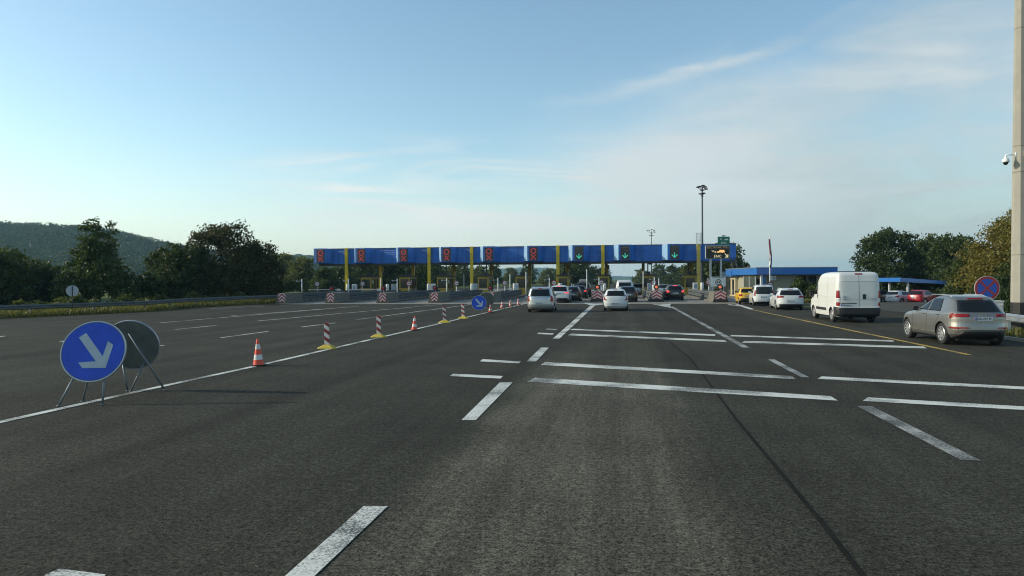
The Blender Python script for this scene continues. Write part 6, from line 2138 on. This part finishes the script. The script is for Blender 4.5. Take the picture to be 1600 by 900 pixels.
sp = spec(4.44, 1.83, 1.60, 2.67, .88, .345, 1.0, .23, .38, 3.1, .76)
sp['lights'] = [tail(sp, .50, .90, .98, .87, 1.01, .34), third(sp, 1.50, 1.535, .20)]
sp['skin'] = [('lower_bumper', M_DARK, lower_bumper(sp['shape'], .84, .235, .46))]
sp['plate'] = (0, .86)
loc, h = centre_place(874.5, 473.2, sp, R(8.5))
make_car('crossover', 'white crossover with brake lights on, just ahead of the silver minivan', 'car', sp, P_WARM, loc, h, brake=True)

hb = spec(4.1, 1.74, 1.46, 2.55, .75, .31, .93, .19, .34, 2.95, .73)
hb['lights'] = [tail(hb, .56, .78, .88, .78, .95, .25)]
loc, h = centre_place(894, 470.8, hb, HD)
make_car('dark_hatchback', 'dark hatchback just ahead of the white crossover', 'car', hb, P_BLACK, loc, h)
loc, h = centre_place(905, 466.5, hb, HD)
make_car('dark_hatchback', 'dark blue hatchback with its brake lights lit, below the roof box of the large suv', 'car', hb, P_DKBLUE, loc, h, brake=True)
hb2 = spec(4.3, 1.78, 1.48, 2.6, .80, .31, .94, .19, .36, 3.0, .73)
hb2['lights'] = [tail(hb2, .56, .78, .88, .78, .95, .25)]
loc, h = centre_place(981.5, 471.8, hb2, HD)
make_car('dark_hatchback', 'dark car squeezed behind the white hatchback, below the white camper', 'car', hb2, P_BLACK, loc, h)
bigsuv = spec(4.7, 1.88, 1.76, 2.8, .9, .36, 1.08, .24, .38, 3.2, .76)
bigsuv['lights'] = [tail(bigsuv, .66, .86, 1.08, .86, 1.14, .25), third(bigsuv, 1.66, 1.69, .15)]
bigsuv['rails'] = (0.8, 2.6, M_DARK)
loc, h = centre_place(911, 464.3, bigsuv, HD)
big = make_car('large_suv', 'large grey suv with a roof box near the toll booth', 'car', bigsuv, P_GREY, loc, h)
u = Vector((math.sin(h), math.cos(h), 0)); q = loc-u*0.5
mb = MB(); mb.slab([(-.38, -.85), (.38, -.85), (.42, -.6), (.40, .7), (.24, .95), (-.24, .95), (-.40, .7), (-.42, -.6)], 0.06, 0.36)
for y in (-.5, .5): mb.box((0, y, 0.03), (1.1, .07, .07))
tag(obj('roof_box', mb, M_GREYSIGN, None, (q.x, q.y, 1.76), (0, 0, -h), bevel=0.05), 'grey roof box on top of the large dark suv', 'roof box')
loc, h = centre_place(889, 459.5, hb, HD)
make_car('silver_hatchback', 'pale car passing the toll booth ahead of the dark queue', 'car', hb, P_SILV, loc, h)

# white camper
L, W, H = 5.2, 1.95, 2.05
yr = [(.28, .10), (.42, 0), (.9, .01), (1.3, .08), (1.8, .22), (1.95, .32), (2.02, .5), (2.05, .9)]
yf = [(.28, 5.0), (.6, 5.2), (1.0, 5.0), (1.2, 4.5), (1.8, 3.7), (1.95, 3.4), (2.02, 3.1), (2.05, 2.7)]
w = [(.28, .9), (.6, .97), (1.2, .97), (1.8, .86), (1.95, .80), (2.02, .68), (2.05, .5)]
S3 = Shape(yr, yf, w, 18, 8, 5.0)
cp = dict(L=L, W=W, H=H, wb=3.0, ro=1.0, wr=.33, shape=S3, spokes=8, wkind='cover', plate=(0, .78), mirror=(4.0, 1.25, .2, .25), mirror_mat=M_DARK)
cp['glass'] = [('rear_window', [('x', -.70, 1.30), ('x', .70, 1.30), ('x', .66, 1.76), ('x', -.66, 1.76)]), ('windscreen', [('xf', .8, 1.25), ('xf', -.8, 1.25), ('xf', -.75, 1.8), ('xf', .75, 1.8)]),
               ('side_window', [('y', .5, 1.28), ('y', 3.8, 1.28), ('y', 3.5, 1.75), ('y', .6, 1.75)])]
cp['lights'] = [('tail_light', [('x', -.86, .95), ('y', .14, .95), ('y', .14, 1.2), ('x', -.86, 1.2)])]
cp['skin'] = [('rear_bumper', M_DARK, [('x', -.93, .29), ('x', .93, .29), ('x', .93, .55), ('x', -.93, .55)])]
loc, h = centre_place(976, 466.2, cp, HD)
make_car('camper_van', 'white camper van with a wide rear window, beyond the small white hatchback', 'van', cp, P_WHITE, loc, h)
loc, h = centre_place(997, 461.0, hb2, HD)
make_car('silver_hatchback', 'pale car at the toll booth right of the white camper', 'car', hb2, P_SILV, loc, h)

es = spec(4.6, 1.80, 1.53, 2.7, .95, .325, .96, .20, .34, 3.1, .74)
es['lights'] = [tail(es, .60, .80, .95, .80, 1.02, .25), third(es, 1.43, 1.47, .22)]
es['rails'] = (0.7, 2.5, M_CHROME)
loc, h = centre_place(1054, 469.0, es, R(7))
make_car('dark_estate_car', 'black estate car with high brake light lit, left of the ladder column', 'car', es, P_BLACK, loc, h, brake=True)
loc, h = centre_place(1037.5, 462.5, hb2, R(7))
make_car('silver_hatchback', 'pale car just ahead of the black estate car', 'car', hb2, P_SILV, loc, h)

# parked under the car port, on the lower ground
zpk = -0.75


def parked(px, d, z):
    p = P(px, 450, d); return Vector((p.x, p.y, z))


wh = spec(4.25, 1.77, 1.47, 2.62, .78, .32, .94, .19, .36, 3.0, .73)
wh['lights'] = [tail(wh, .55, .78, .92, .78, .98, .25)]
make_car('hatchback', 'white hatchback parked under the carport beside the red car', 'car', wh, P_WHITE, parked(1410, 79.5, zpk), R(62), 'cars parked under the carport')
rd = spec(4.15, 1.77, 1.56, 2.55, .76, .33, .99, .21, .36, 2.95, .74)
rd['lights'] = [tail(rd, .55, .84, .98, .84, 1.04, .25)]
rd['mirror_mat'] = M_DARK
make_car('red_hatchback', 'red hatchback parked at the right end of the carport', 'car', rd, P_REDC, parked(1444, 77.5, zpk), R(58), 'cars parked under the carport')
make_car('dark_hatchback', 'dark grey car parked in the shade at the left end of the carport', 'car', hb2, P_GREY, parked(1380, 82, zpk), R(60), 'cars parked under the carport')
